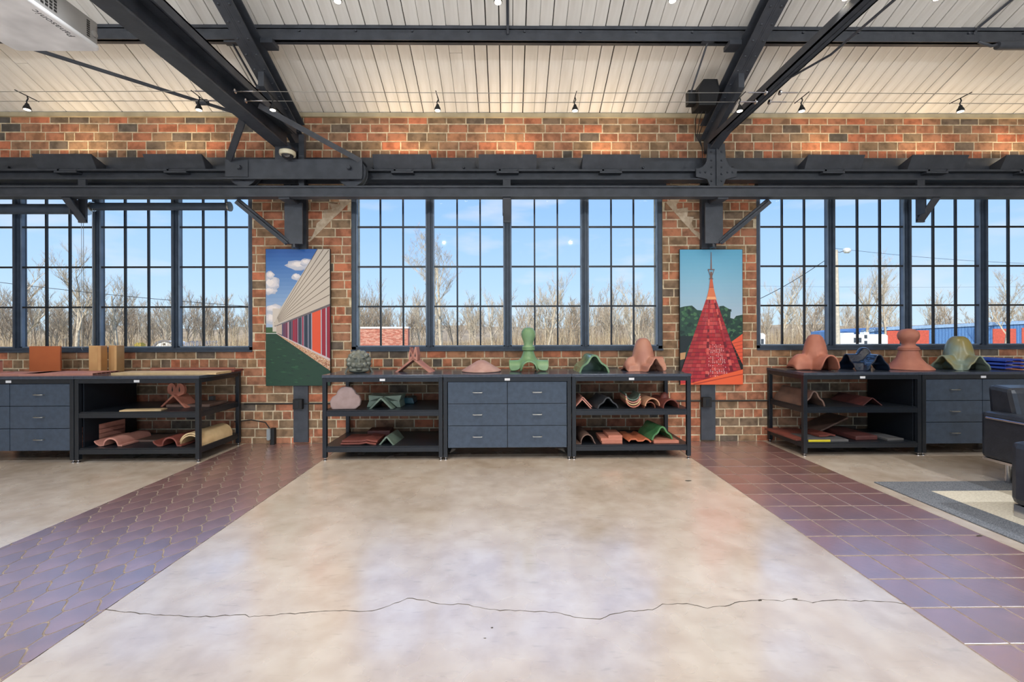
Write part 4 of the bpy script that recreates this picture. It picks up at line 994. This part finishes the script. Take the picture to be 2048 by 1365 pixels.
# right shelf, middle and bottom
tl(sh(P_ogee(.24, .17), .016, .52, back=True), 'ridge_tile', brown, 'long dark brown arched ridge tile on the right shelf', 'roof tile', Vector((xat(1624, 4.76, 790), 4.72, Z2)), .02, smooth=35)
tl(sh(P_vee(.23, .085), .010, .46), 'ridge_tile', maroon, 'maroon V-shaped ridge tile on the right middle shelf', 'roof tile', Vector((xat(1742, 4.78, 790), 4.76, Z2)), .03)
tl(MB().box(-.20, .20, 0, .55, 0, .02), 'flat_tile', redb, 'flat red tile at the back left of right bottom shelf', 'roof tile', Vector((xat(1620, 4.80, 880), 4.74, Z3)), .04, bevel=.003)
t = thing('slate_slab', 'grey slab with bright yellow front edge on right bottom shelf', 'slab', Vector((xat(1650, 4.74, 880), 4.69, Z3)), 0, 'roof tile samples on display')
MB().box(-.22, .22, 0, .3, 0, .022).build('slab', slate, t); MB().box(-.22, .02, -.003, 0, 0, .022).build('edge_strip', yellow, t)
tl(sh([(-.10, .03), (-.02, .03), (.04, .042), (.10, .03)], .018, .26), 'interlocking_tile', redb, 'curled rust tile lying on the grey slab', 'roof tile', Vector((xat(1652, 4.82, 870), 4.80, Z3+.016)), .1)
o = tl(MB().box(-.20, .20, 0, .3, 0, .02), 'flat_tile', brown, 'brown tile propped at a slant on right bottom shelf', 'roof tile', Vector((xat(1665, 5.0, 860), 4.98, Z3+.11)), .05, bevel=.003); o.rotation_euler = (.0, -.42, .05)
tl(MB().box(-.13, .13, 0, .5, 0, .05), 'flat_tile', maroon, 'long maroon tile pointing forward on right bottom shelf', 'roof tile', Vector((xat(1728, 4.78, 880), 4.74, Z3)), .08, bevel=.01)
tl(MB().box(-.10, .10, 0, .3, 0, .022), 'flat_tile', slate, 'dark flat tile near the drawers on right bottom shelf', 'roof tile', Vector((xat(1785, 4.76, 880), 4.72, Z3)), .1, bevel=.003)

# ------------------------------------------------------------------ posters
def poster(label, x0, x1, z0, z1, yf, polys):
    t = wthing('wall_poster', label, 'poster', ((x0+x1)/2, yf, z0), 'photo posters on the brick piers')
    MB().box(x0, x1, yf, yf+.02, z0, z1).build('panel', black_dk, t)
    m = MB(); mats = []; idx = {}
    for li, (c, pts) in enumerate(polys):
        if c not in idx:
            idx[c] = len(mats); mats.append(mat('print_%d_%d_%d' % c, c, .45, c2=c))
        y = yf - .0004 - li*.000012
        m.add([(x0+.004+u*(x1-x0-.008), y, z1-.004-v*(z1-z0-.008)) for u, v in pts], [tuple(range(len(pts)))], idx[c])
    m.build('print', mats, t)
def ell(cx, cy, rx, ry, n=14, jag=.25, rs=None):
    rs = rs or random
    return [(min(1, max(0, cx+rx*math.cos(2*math.pi*i/n)*(1+rs.uniform(-jag, jag)))), min(1, max(0, cy+ry*math.sin(2*math.pi*i/n)*(1+rs.uniform(-jag, jag))))) for i in range(n)]
def lerp3(a, b, f): return tuple(int(round(a[i]+(b[i]-a[i])*f)) for i in range(3))
YF = W-.055
rs = random.Random(5)
# left poster: modern clad building. u,v measured on the print
A = []
def q(x, y): return ((x-52)/612, (y-38)/1292)
for i in range(20): A.append((lerp3((36, 92, 168), (164, 186, 214), min(1, i/16)), [(0, i*.03), (1, i*.03), (1, i*.03+.031), (0, i*.03+.031)]))
for cx, cy, rx, ry in ((360, 185, 130, 42), (430, 160, 60, 35), (100, 360, 90, 70), (90, 430, 75, 35), (90, 280, 50, 40), (345, 295, 42, 34), (120, 600, 110, 45), (90, 690, 70, 60)):
    for k in range(5): A.append((lerp3((176, 180, 196), (234, 226, 224), k/4), ell(*q(cx+rs.uniform(-12, 12), cy+6-k*3), rx/612*(1-.15*k), ry/1292*(1-.15*k), rs=rs)))
A.append(((60, 92, 56), [q(52, 778), q(155, 778), q(155, 850), q(52, 850)]))
A.append(((206, 196, 186), [q(115, 600), q(190, 600), q(190, 820), q(115, 820)])); A.append(((110, 92, 80), [q(132, 730), q(146, 730), q(146, 770), q(132, 770)]))
A.append(((196, 184, 170), [q(548, 38), q(664, 38), q(664, 560), q(155, 755), q(120, 770), q(175, 640), q(190, 600)]))
for i, (x, y) in enumerate(((548, 38), (604, 38), (657, 44), (664, 135), (664, 222), (664, 302), (664, 386), (664, 468))):
    A.append(((92, 76, 62), [q(158+i*2, 690+i*6), q(x-4, y), q(x, y+5), q(160+i*2, 692+i*6)]))
A.append(((104, 96, 100), [q(150, 760), q(664, 556), q(664, 580), q(150, 772)]))
A.append(((190, 172, 158), [q(150, 768), q(204, 748), q(204, 850), q(150, 830)]))
def band(x0, x1, c): # vertical slice of the facade
    def tp(x): return 772-(x-150)*(772-580)/514
    def bt(x): return 838+(x-150)*(1075-838)/514
    A.append((c, [q(x0, tp(x0)), q(x1, tp(x1)), q(x1, bt(x1)), q(x0, bt(x0))]))
band(204, 664, (52, 58, 72))
for x0, x1, c in ((204,214,(90,80,110)),(218,228,(120,70,100)),(234,240,(150,80,110)),(246,254,(140,50,80)),(258,272,(190,150,160)),(276,288,(60,70,84)),(292,304,(110,90,110)),(308,322,(168,44,66)),(326,336,(170,50,76)),(340,350,(150,34,64)),(354,360,(176,150,168)),(366,392,(56,70,84)),(393,397,(180,176,190)),(398,410,(156,36,64)),(411,415,(190,186,200)),(418,452,(46,58,74)),(453,458,(186,182,198)),(460,486,(52,66,84)),(486,492,(190,186,200)),(494,576,(226,86,52)),(577,585,(196,188,200)),(588,622,(156,34,52)),(623,633,(196,188,200)),(636,664,(150,32,52))): band(x0, x1, c)
A.append(((206, 190, 190), [q(150, 832), q(664, 1075), q(664, 1100), q(150, 840)]))
A.append(((202, 158, 124), [q(150, 838), q(664, 1098), q(664, 1190), q(600, 1150), q(150, 845)]))
for i in range(150):
    f = rs.random(); x = 180+484*f**.7; y0 = 838+(x-150)*(1098-838)/514+4; y1 = 845+(x-150)*(1190-845)/514-3; y = rs.uniform(y0, y1); r = 2+4*(x-150)/514
    A.append((rs.choice(((168, 96, 66), (224, 196, 168), (140, 84, 60), (230, 210, 190))), [q(min(662, x+r*math.cos(a)), y+r*math.sin(a)) for a in (0, 1.2, 2.4, 3.6, 4.8)]))
A.append(((34, 66, 50), [q(52, 840), q(150, 838), q(664, 1190), q(664, 1330), q(52, 1330)]))
for i in range(60):
    x = rs.uniform(60, 560); y = rs.uniform(870, 1300); 
    if y > 846+(x-150)*.67+10: A.append((rs.choice(((40, 78, 56), (30, 58, 48), (48, 88, 60), (28, 52, 46))), [q(max(52, x-rs.uniform(10, 40)), y), q(x, y-6), q(min(660, x+rs.uniform(10, 40)), min(1328, y+4)), q(x, min(1328, y+8))]))
A.append(((214, 220, 214), [q(52, 832), q(160, 832), q(160, 838), q(52, 838)]))
p0 = atY(531, 498, YF); p1 = atY(661, 772, YF)
poster('poster of a pale clad building with red panels on left pier', p0.x, p1.x, p1.z, p0.z, YF, A)
# right poster: red conical tiled roof with copper finial
A = []
def q(x, y): return (min(1, max(0, (x-66)/596)), min(1, max(0, (y-45)/1273)))
for i in range(26): A.append((lerp3((92, 170, 206), (184, 196, 212), min(1, i/22)), [(0, i*.025), (1, i*.025), (1, min(1, i*.025+.026)), (0, min(1, i*.025+.026))]))
A.append(((38, 72, 60), [q(66, 590), q(110, 580), q(180, 572), q(230, 615), q(280, 620), q(300, 1000), q(66, 1080)])); A.append(((34, 66, 56), [q(440, 580), q(480, 575), q(550, 615), q(545, 690), q(580, 700), q(600, 672), q(662, 660), q(662, 860), q(560, 920), q(440, 900)]))
for i in range(110):
    if i % 2: x, y = rs.uniform(70, 270), rs.uniform(585, 960)
    else: x, y = rs.uniform(450, 655), rs.uniform(600 if i % 4 else 690, 860)
    if x < 450 or y > 690 or x < 545: A.append((rs.choice(((54, 98, 68), (30, 60, 54), (70, 112, 78), (24, 50, 48))), ell(*q(x, y), .03*rs.uniform(.5, 1.4), .014*rs.uniform(.5, 1.3), 9, .4, rs)))
A.append(((26, 40, 44), [q(66, 860), q(200, 860), q(120, 1010), q(66, 1020)])); A.append(((196, 150, 104), [q(66, 1020), q(120, 1012), q(110, 1075), q(66, 1085)])); A.append(((40, 44, 44), [q(66, 1085), q(105, 1080), q(80, 1150), q(66, 1150)]))
A.append(((226, 92, 62), [q(662, 840), q(556, 915), q(600, 1000), q(662, 1130)]))
for k in range(6): A.append(((150, 56, 48), [q(560+k*8, 930+k*30), q(662, 905+k*36), q(662, 909+k*36), q(562+k*8, 934+k*30)]))
# roof cone in tile courses
def edge(y): # half widths left/right of the cone at height y
    f = (y-520)/(1290-520); return 362-50-(250+20)*f, 362+50+260*f*1.05
rows = 21; yy0 = 515
for r in range(rows):
    f0 = (r/rows)**.92; f1 = ((r+1)/rows)**.92; ya, yb = 515+f0*780, 515+f1*780
    (la, ra), (lb, rb_) = edge(ya), edge(yb); nt = 4+int(r*.62)
    for k in range(nt):
        u0, u1 = k/nt, (k+1)/nt; mid = (u0+u1)/2; shade = .60+.4*(1-abs(mid-.55)*1.3)
        c = lerp3((96, 24, 40), rs.choice(((206, 58, 62), (188, 44, 56), (214, 82, 78))), max(0, min(1, shade*rs.uniform(.75, 1.05)))); c = tuple(v//8*8 for v in c)
        A.append((c, [q(la+(ra-la)*u0, ya), q(la+(ra-la)*u1-1, ya), q(lb+(rb_-lb)*u1-1, yb), q(lb+(rb_-lb)*u0, yb)]))
    A.append(((80, 22, 34), [q(lb, yb-4), q(rb_, yb-4), q(rb_, yb), q(lb, yb)]))
for r in range(22): # glinting mosaic facet
    y = 940+r*14; f = (y-900)/350
    for k in range(9): 
        x = 345-20*f+k*(14+9*f)+rs.uniform(-2, 2)
        if rs.random() < .55: A.append((rs.choice(((232, 190, 190), (208, 120, 118), (240, 214, 210))), [q(x, y), q(x+5+3*f, y), q(x+4+3*f, y+8), q(x, y+8)]))
for s_, e_ in (((345, 520), (315, 1250)), ((395, 520), (560, 1195))):
    for k in range(24):
        f = k/24; x = s_[0]+(e_[0]-s_[0])*f; y = s_[1]+(e_[1]-s_[1])*f; w = 6+9*f
        A.append((rs.choice(((214, 96, 88), (168, 40, 52), (110, 28, 40))), [q(x-w, y), q(x+w, y), q(x+w*1.1, y+28), q(x-w*.9, y+28)]))
A.append(((232, 98, 58), [q(66, 1318), q(66, 1298), q(180, 1300), q(662, 1175), q(662, 1318)])); A.append(((178, 62, 44), [q(180, 1310), q(662, 1215), q(662, 1224), q(200, 1318)])); A.append(((196, 52, 56), [q(66, 1200), q(180, 1275), q(180, 1300), q(66, 1310)]))
A.append(((214, 118, 78), [q(345, 400), q(383, 400), q(412, 515), q(315, 515)])); A.append(((196, 96, 66), [q(352, 325), q(374, 325), q(385, 402), q(343, 402)])); A.append(((240, 168, 120), [q(328, 490), q(400, 490), q(412, 517), q(316, 517)])); A.append(((150, 66, 52), [q(342, 400), q(386, 400), q(386, 405), q(342, 405)]))
A.append(((110, 74, 66), [q(340, 318), q(382, 318), q(382, 325), q(340, 325)])); A.append(((120, 84, 74), [q(354, 255), q(370, 255), q(374, 320), q(350, 320)])); A.append(((128, 92, 84), [q(360, 70), q(365, 70), q(369, 232), q(356, 232)]))
A.append(((112, 80, 74), [q(330, 230), q(394, 230), q(394, 238), q(330, 238)]))
for s_ in (-1, 1): A.append(((112, 80, 74), [q(362+s_*32, 234), q(362+s_*26, 234), q(362+s_*5, 292), q(362+s_*10, 296)]))
p0 = atY(1359, 499, YF); p1 = atY(1486, 770, YF)
poster('poster of a red conical tiled roof with finial on right pier', p0.x, p1.x, p1.z, p0.z, YF, A)

# ------------------------------------------------------------------ lounge corner at right
leather = mat('black_leather', (46, 50, 58), .32, c2=(38, 42, 50), scale=14, bump=.10, bscale=60)
rug_g = mat('grey_rug_pile', (118, 120, 124), .95, c2=(78, 80, 86), scale=160, bump=.6, bscale=220, contrast=(.4, .6)); rug_c = mat('cream_rug_pile', (214, 204, 184), .95, c2=(188, 176, 156), scale=60, bump=.8, bscale=90, stretch=(1, 3, 1))
t = wthing('area_rug', 'grey bordered area rug with cream centre at the right edge', 'rug', (4.9, 2.6, 0))
MB().box(3.255, 6.6, 1.3, 3.84, 0, .010).build('border', rug_g, t, bevel=.004); MB().box(3.535, 6.32, 1.58, 3.60, .009, .0125).build('field', rug_c, t, bevel=.002)
t = wthing('armchair', 'black leather armchair with chrome trim and legs on the rug', 'armchair', (4.8, 3.5, .0))
MB().box(4.30, 4.46, 3.12, 3.92, .205, .625).build('arm', leather, t, bevel=.035); MB().box(5.14, 5.30, 3.12, 3.92, .205, .625).build('arm', leather, t, bevel=.035)
MB().box(4.455, 5.145, 3.10, 3.72, .205, .43).build('seat', leather, t, bevel=.04)
m = MB(); m.add([(4.43,3.70,.43),(5.17,3.70,.43),(5.17,3.94,.22),(4.43,3.94,.22),(4.40,3.76,.84),(5.20,3.76,.84),(5.20,3.96,.86),(4.40,3.96,.86)], [(0,3,2,1),(4,5,6,7),(0,1,5,4),(1,2,6,5),(2,3,7,6),(3,0,4,7)]); m.build('backrest', leather, t, bevel=.04)
MB().box(4.31, 5.29, 3.13, 3.91, .185, .207).build('base_frame', chrome, t)
MB().tube([(4.292, 3.86, .572), (4.292, 3.16, .572)], .010, 10).build('trim_bar', chrome, t, smooth=True); MB().tube([(5.308, 3.86, .572), (5.308, 3.16, .572)], .010, 10).build('trim_bar', chrome, t, smooth=True)
for lx in (4.42, 5.18):
    for ly in (3.22, 3.80): MB().tube([(lx, ly, .011), (lx, ly, .19)], .024, 14).build('leg', chrome, t, smooth=True)
t = wthing('ottoman', 'black leather ottoman with chrome plinth cut by the right edge', 'ottoman', (4.0, 2.75, .0))
MB().box(3.625, 4.40, 2.40, 3.12, .10, .56).build('cushion', leather, t, bevel=.05); MB().box(3.645, 4.38, 2.42, 3.10, .0135, .10).build('plinth', chrome, t)

# ------------------------------------------------------------------ outdoors
GZ = -2.5
MB().add([(-260, W+.4, GZ-.2), (260, W+.4, GZ-.2), (260, 330, GZ), (-260, 330, GZ)], [(0,1,2,3)]).build('ground', mat('winter_ground', (176, 160, 128), .95, c2=(140, 132, 96), scale=.3))['kind'] = 'structure'
bpy.data.objects['ground']['label'] = 'pale winter ground outside the windows'
bark = mat('pale_bark', (206, 192, 168), .9, c2=(164, 148, 128), scale=3); bark2 = mat('grey_brown_bark', (190, 172, 148), .9, c2=(146, 128, 108), scale=3)
def grow(seed, H, r0, lv, spread=.6, first=.3, nb=(4, 7), mind=.02):
    rg = random.Random(seed); trunk = MB(); br = MB()
    def limb(p, d, L, r, l):
        n = 5 if l == 0 else 3; pts = [p]; rr_ = [r]; dd = d.copy()
        for i in range(n):
            dd = (dd + Vector((rg.uniform(-1, 1), rg.uniform(-1, 1), rg.uniform(-.2, .6)))*(.09 if l == 0 else .17)).normalized(); pts.append(pts[-1]+dd*(L/n)); rr_.append(max(mind*.5, r*(1-.62*(i+1)/n)))
        (trunk if l == 0 else br).tube(pts, rr_, 6 if l == 0 else 3, caps=False)
        if l >= lv: return
        k = rg.randint(*nb)
        for j in range(k):
            f = first+(1-first)*(j+rg.random())/k if l == 0 else .25+.75*(j+rg.random())/k
            i = min(n-1, int(f*n)); q_ = pts[i].lerp(pts[i+1], f*n-i); rad = rr_[i]*.62
            a = rg.uniform(0, 6.283); side = Vector((math.cos(a), math.sin(a), 0)); nd = (dd*(1-spread*.5)+side*spread*rg.uniform(.6, 1.2)+Vector((0, 0, .42))).normalized()
            limb(q_, nd, L*rg.uniform(.38, .60)*(1-.3*f if l == 0 else 1), max(mind*.6, rad), l+1)
    limb(Vector((0, 0, 0)), Vector((0, 0, 1)), H, r0, 0)
    return trunk, br
# named single trees
heroes = [(884, 49, 13.2, .27, 21, 5, 'tall pale forked bare tree in the centre window'), (1095, 66, 10.5, .24, 22, 4, 'slim bare tree behind the green ball finial'), (1262, 66, 9.8, .22, 23, 4, 'bare tree at the right end of the centre window'), (30, 50, 10.5, .28, 24, 4, 'bare tree at the far left of the left window'), (152, 56, 12.0, .30, 25, 4, 'broad bare tree seen behind the shade chains'), (232, 60, 10.5, .26, 27, 4, 'bare tree in the third sash of left window'), (1560, 62, 10.2, .24, 26, 4, 'crooked bare tree left of the lamp pole'), (1735, 68, 12.0, .26, 28, 4, 'fan-shaped bare tree right of the lamp pole'), (1770, 68, 11.4, .24, 29, 4, 'bare tree between lamp pole and blue building'), (2010, 66, 10.5, .24, 30, 4, 'bare tree above the blue building at right'), (985, 74, 9.5, .2, 31, 3, 'thin bare tree right of the forked tree'), (1610, 70, 9.3, .2, 33, 3, 'thin leaning bare tree just left of the lamp pole')]
for px, yd, H, r0, sd, lv, lab in heroes:
    tr, br = grow(sd, H*.86, r0*.85, lv, nb=(4, 6) if lv > 4 else (5, 7), mind=.014, spread=.85 if lv > 4 else .65); t = thing('bare_tree', lab, 'tree', (xat(px, yd, 600), yd, GZ), 0, 'single bare trees outside')
    tr.build('trunk', bark, t, smooth=60); br.build('branches', bark, t)
# woodland belt
protos = []
for k in range(6):
    tr, br = grow(100+k, 7.2, .13, 3, nb=(5, 8), first=.2, mind=.03); tr.add(br.v, br.f); protos.append(tr.mesh('woodland_tree', bark2 if k % 2 else bark))
rt = random.Random(44)
def win_of(px): return 'left window' if px < 505 else ('centre window' if px < 1330 else 'right window')
for i in range(300):
    rng = rt.choice(((-20, 505), (-20, 505), (700, 1330), (700, 1330), (1510, 2070))); px = rt.uniform(*rng); yd = rt.uniform(76, 125) if px < 1690 else rt.uniform(90, 125)
    o = bpy.data.objects.new('woodland_tree', protos[i % 6]); col.objects.link(o); o.location = (xat(px, yd, 650), yd, GZ); o.rotation_euler = (0, 0, rt.uniform(0, 6.28)); s_ = rt.uniform(.75, 1.25); o.scale = (s_, s_, s_*rt.uniform(.85, 1.15))
    tag(o, 'slender bare tree of the woodland belt beyond the ' + win_of(px), 'tree', 'woodland trees beyond the ' + win_of(px))
m = MB(); rt = random.Random(9)
for i in range(24000):
    yd = rt.uniform(70, 130); x = rt.uniform(-1.35, 1.35)*yd; yd = max(yd, 88) if x/yd > .75 else yd; h = rt.uniform(2.2, 6.0)*(.7+.3*math.sin(x*.11)); w = rt.uniform(.02, .07); dx = rt.uniform(-.9, .9); b = len(m.v)
    m.v += [(x-w, yd, GZ), (x+w, yd, GZ), (x+dx, yd, GZ+h)]; m.f.append((b, b+1, b+2)); m.m.append(rt.randint(0, 2))
tag(m.build('undergrowth', [mat('dry_brush', (200, 180, 146), .95), mat('dry_brush_grey', (168, 150, 126), .95), mat('dry_brush_brown', (150, 126, 100), .95)]), 'dense dry brush and saplings filling the woodland edge', 'undergrowth', None, 'stuff')
m = MB(); rt = random.Random(10); vs = []
for i in range(90):
    a = -1.35+2.7*i/89; vs.append((a*170, 170, GZ+6.0+rt.uniform(-.5, .6)+.9*math.sin(i*.5)))
n = len(vs); m.add(vs + [(x, 150, GZ) for x, y, z in vs] , [(i, i+1, n+i+1, n+i) for i in range(n-1)])
m.build('hills', mat('far_wooded_hill', (176, 156, 128), .95, c2=(142, 126, 106), scale=.35, stretch=(1, 1, .4)))['kind'] = 'structure'; bpy.data.objects['hills']['label'] = 'far brown wooded rise behind the trees'
# brick outbuilding
Yb = 30; xa, xb = xat(590, Yb), xat(816, Yb); zt = atY(760, 654, Yb).z
t = wthing('brick_outbuilding', 'low red brick outbuilding with white coping outside centre window', 'building', ((xa+xb)/2, Yb+2, GZ-.2))
ob_m = mat('outdoor_brick', (200, 134, 112), .9, c2=(176, 108, 90), scale=5, stretch=(1, 1, 14), contrast=(.42, .58)); MB().box(xa, xb, Yb, Yb+.5, GZ-.25, zt-.12).build('wall', ob_m, t); MB().box(xa-.06, xb+.06, Yb-.06, Yb+.55, zt-.12, zt).build('coping', mat('white_coping', (232, 230, 226), .6), t)
m = MB(); rt = random.Random(12); z = zt-.2; k = 0; bkm = []
while z > .15:
    x = xa+(.11 if k % 2 else 0)
    while x < xb-.2: m.box(x, x+.205, Yb-.008, Yb, z, z+.058, rt.randint(0, 2)); x += .22
    z -= .072; k += 1
o = m.build('facing_bricks', [mat('obrick_a', (206, 140, 118), .9), mat('obrick_b', (186, 112, 92), .9), mat('obrick_c', (214, 158, 136), .9)], t); o['kind'] = 'stuff'
# shed and metal roof in the left window
Yb = 78; xs_ = xat(328, Yb); w = 1.9; zt = atY(328, 682, Yb).z
t = wthing('garden_shed', 'small white gambrel shed seen low in the left window', 'shed', (xs_, Yb, GZ)); P = [(xs_-w, GZ), (xs_+w, GZ), (xs_+w, zt-1.1), (xs_+w*.62, zt-.35), (xs_, zt), (xs_-w*.62, zt-.35), (xs_-w, zt-1.1)]
MB().prism(P, Yb, Yb+4, 'y').build('shed_body', mat('white_siding', (236, 236, 234), .7), t); m = MB()
for i in range(2, 6): m.bar((P[i][0], Yb-.1, P[i][1]+.05), (P[i+1][0] if i < 6 else P[0][0], Yb-.1, P[i+1][1]+.05), .3, .08, (0, 1, 0))
m.build('roof_edge', mat('roof_grey', (120, 120, 124), .7), t); MB().box(xs_-.2, xs_+.2, Yb-.03, Yb, zt-.8, zt-.45).build('vent', black_dk, t)
xa, xb = xat(352, 82), xat(411, 82); zt = atY(380, 683, 82).z
t = wthing('metal_roof_shed', 'long shed with ribbed pale metal roof in left window', 'shed', ((xa+xb)/2, 82, GZ)); MB().box(xa, xb, 84, 88, GZ, zt-.7).build('wall', MATS['white_siding'], t)
m = MB(); m.add([(xa, 83.5, zt-.9), (xb+.5, 83.5, zt-.9), (xb, 86, zt), (xa, 86, zt)], [(0,1,2,3)]); m.build('roof', mat('pale_metal', (188, 190, 196), .5, .3), t)
for i in range(12):
    x = xa+(xb-xa)*i/11; MB().bar((x, 83.5, zt-.87), (x, 86, zt+.03), .12, .06).build('roof_rib', mat('rib_grey', (110, 112, 118), .6), t)
xq = xat(275, 60); single(MB().box(xq-.45, xq+.45, 60, 60.8, GZ, atY(275, 688, 60).z).box(xq-.3, xq+.3, 60.1, 60.7, atY(275, 688, 60).z, atY(275, 686, 60).z), 'utility_cabinet', mat('yellow_paint', (226, 190, 84), .6), 'small yellow utility cabinet low in left window', 'cabinet', (xq, 60.4, GZ))
# trailers
def trailer(px0, px1, pyt, Yd, label, wins):
    xa, xb = xat(px0, Yd), xat(px1, Yd); zt = atY((px0+px1)/2, pyt, Yd).z
    t = wthing('camper_trailer', label, 'trailer', ((xa+xb)/2, Yd, GZ)); wm = mat('white_fibreglass', (240, 240, 240), .4)
    P = [(xa, GZ+.7), (xb, GZ+.7), (xb, zt-.2), (xb-.3, zt), (xa+.5, zt), (xa, zt-.5)]; MB().prism(P, Yd, Yd+2.5, 'y').build('body', wm, t, bevel=.05)
    for (u0, u1, v0, v1) in wins: MB().box(xa+(xb-xa)*u0, xa+(xb-xa)*u1, Yd-.03, Yd, zt-v1, zt-v0).build('window', mat('dark_tint', (70, 76, 86), .2), t)
    MB().box(xa+(xb-xa)*.58, xa+(xb-xa)*.68, Yd+.6, Yd+1.5, zt, zt+.3).build('roof_unit', wm, t, bevel=.04); MB().box(xa+(xb-xa)*.15, xa+(xb-xa)*.35, Yd+.6, Yd+1.6, zt, zt+.22).build('roof_hatch', wm, t)
    m = MB().box(xa, xb, Yd-.02, Yd, zt-1.75, zt-1.7); m.build('stripe', mat('grey_stripe', (150, 154, 164), .5), t)
    for u in (.35, .75): MB().lathe([(0, -.1), (.38, -.1), (.38, .12), (0, .12)], (xa+(xb-xa)*u, Yd+.15, GZ+.38), 18, axis='y').build('wheel', black_dk, t)
trailer(1681, 1776, 669, 62, 'white camper trailer with dark windows right of lamp pole', ((.28, .34, .5, 1.2), (.38, .44, .5, 1.2), (.50, .56, .1, .6), (.50, .56, .95, 1.4)))
trailer(1440, 1531, 667, 60, 'white camper trailer partly hidden by the right brick pier', ((.90, .96, .8, 1.5), (.5, .6, .5, 1.2)))
# blue metal building with red doors
Yb = 72; t = wthing('metal_building', 'long blue ribbed metal building with red doors at right', 'building', (xat(1950, Yb), Yb, GZ)); bl = mat('blue_metal', (92, 136, 190), .55)
pts = [(1722, 664), (1760, 659), (2048, 646), (2240, 637)]; top = [atY(px, py, Yb) for px, py in pts]
P = [(top[0].x, GZ)] + [(top[-1].x, GZ)] + [(p.x, p.z) for p in top[::-1]]; MB().prism(P, Yb, Yb+12, 'y').build('wall', bl, t)
m = MB()
for i in range(3): m.bar((top[i].x, Yb-.15, top[i].z+.05), (top[i+1].x, Yb-.15, top[i+1].z+.05), .5, .22, (0, 1, 0))
m.build('roof_edge', mat('light_blue_trim', (150, 180, 214), .5), t)
rbm = MB().box(-.06, .06, -.05, 0, 0, 1).mesh('wall_rib', mat('blue_rib', (76, 118, 172), .55))
x = top[1].x
while x < top[-1].x:
    zt = top[1].z + (top[-1].z-top[1].z)*(x-top[1].x)/(top[-1].x-top[1].x); o = put('wall_rib', rbm, t, (x-t.location.x, Yb-t.location.y, 0), None, (1, 1, zt-.1-GZ)); x += .55
for a, b, py in ((1773, 1803, 662), (1822, 1857, 661), (1985, 2031, 658), (2043, 2100, 656)):
    za = atY((a+b)/2, py, Yb).z; MB().box(xat(a, Yb), xat(b, Yb), Yb-.1, Yb-.02, GZ, za).build('door', mat('red_door', (206, 92, 72), .6), t)
# pole light and wires
Yp = 30; xp = xat(1677, Yp)
t = wthing('lamp_pole', 'tall pale utility pole with round street lamp head', 'street light', (xp, Yp, GZ-.2)); zt = atY(1673, 500, Yp).z
MB().tube([(xp, Yp, GZ-.3), (xat(1673, Yp), Yp, zt)], [.17, .10], 12).build('pole', mat('weathered_wood', (206, 196, 178), .9), t, smooth=60)
hz = atY(1690, 502, Yp); MB().tube([(xat(1673, Yp), Yp, zt-.1), (hz.x-.45, Yp-.1, hz.z-.12), (hz.x-.1, Yp-.1, hz.z)], .03, 8).build('arm', nickel, t)
MB().lathe([(0, -.22), (.13, -.20), (.19, -.1), (.19, .12), (.10, .24), (0, .25)], (hz.x+.05, Yp-.1, hz.z), 16, axis='x').build('lamp_head', mat('lamp_white', (232, 232, 228), .4), t, smooth=50)
m = MB()
for k in range(3): m.tube([(xp-.25+.1*math.cos(a)-.1*k-.12, Yp-.05, atY(1640, 528, Yp).z-.32+.36*math.sin(a)) for a in [i*.6 for i in range(11)]], .012, 5)
m.build('coiled_cable', black_dk, t)
def wire(a, b, Yd, label, r=.018):
    p, q_ = atY(*a, Yd), atY(*b, Yd); pts = [p.lerp(q_, i/10)-Vector((0, 0, .18*math.sin(math.pi*i/10))) for i in range(11)]; single(MB().tube(pts, r, 5), 'overhead_wire', black_dk, label, 'wire', p)
wire((-60, 558), (560, 618), 34, 'dark overhead wire sagging across the left window', .022)
wire((1490, 612), (1652, 520), 30, 'dark overhead wire rising to the lamp pole', .022)
wire((1668, 497), (2120, 530), 30, 'thin overhead wire running right from the lamp pole', .012)
wire((1490, 572), (2120, 573), 60, 'faint level overhead wire beyond the right window', .012)
for o in list(sc.objects):
    if '_world' in o: del o['_world']
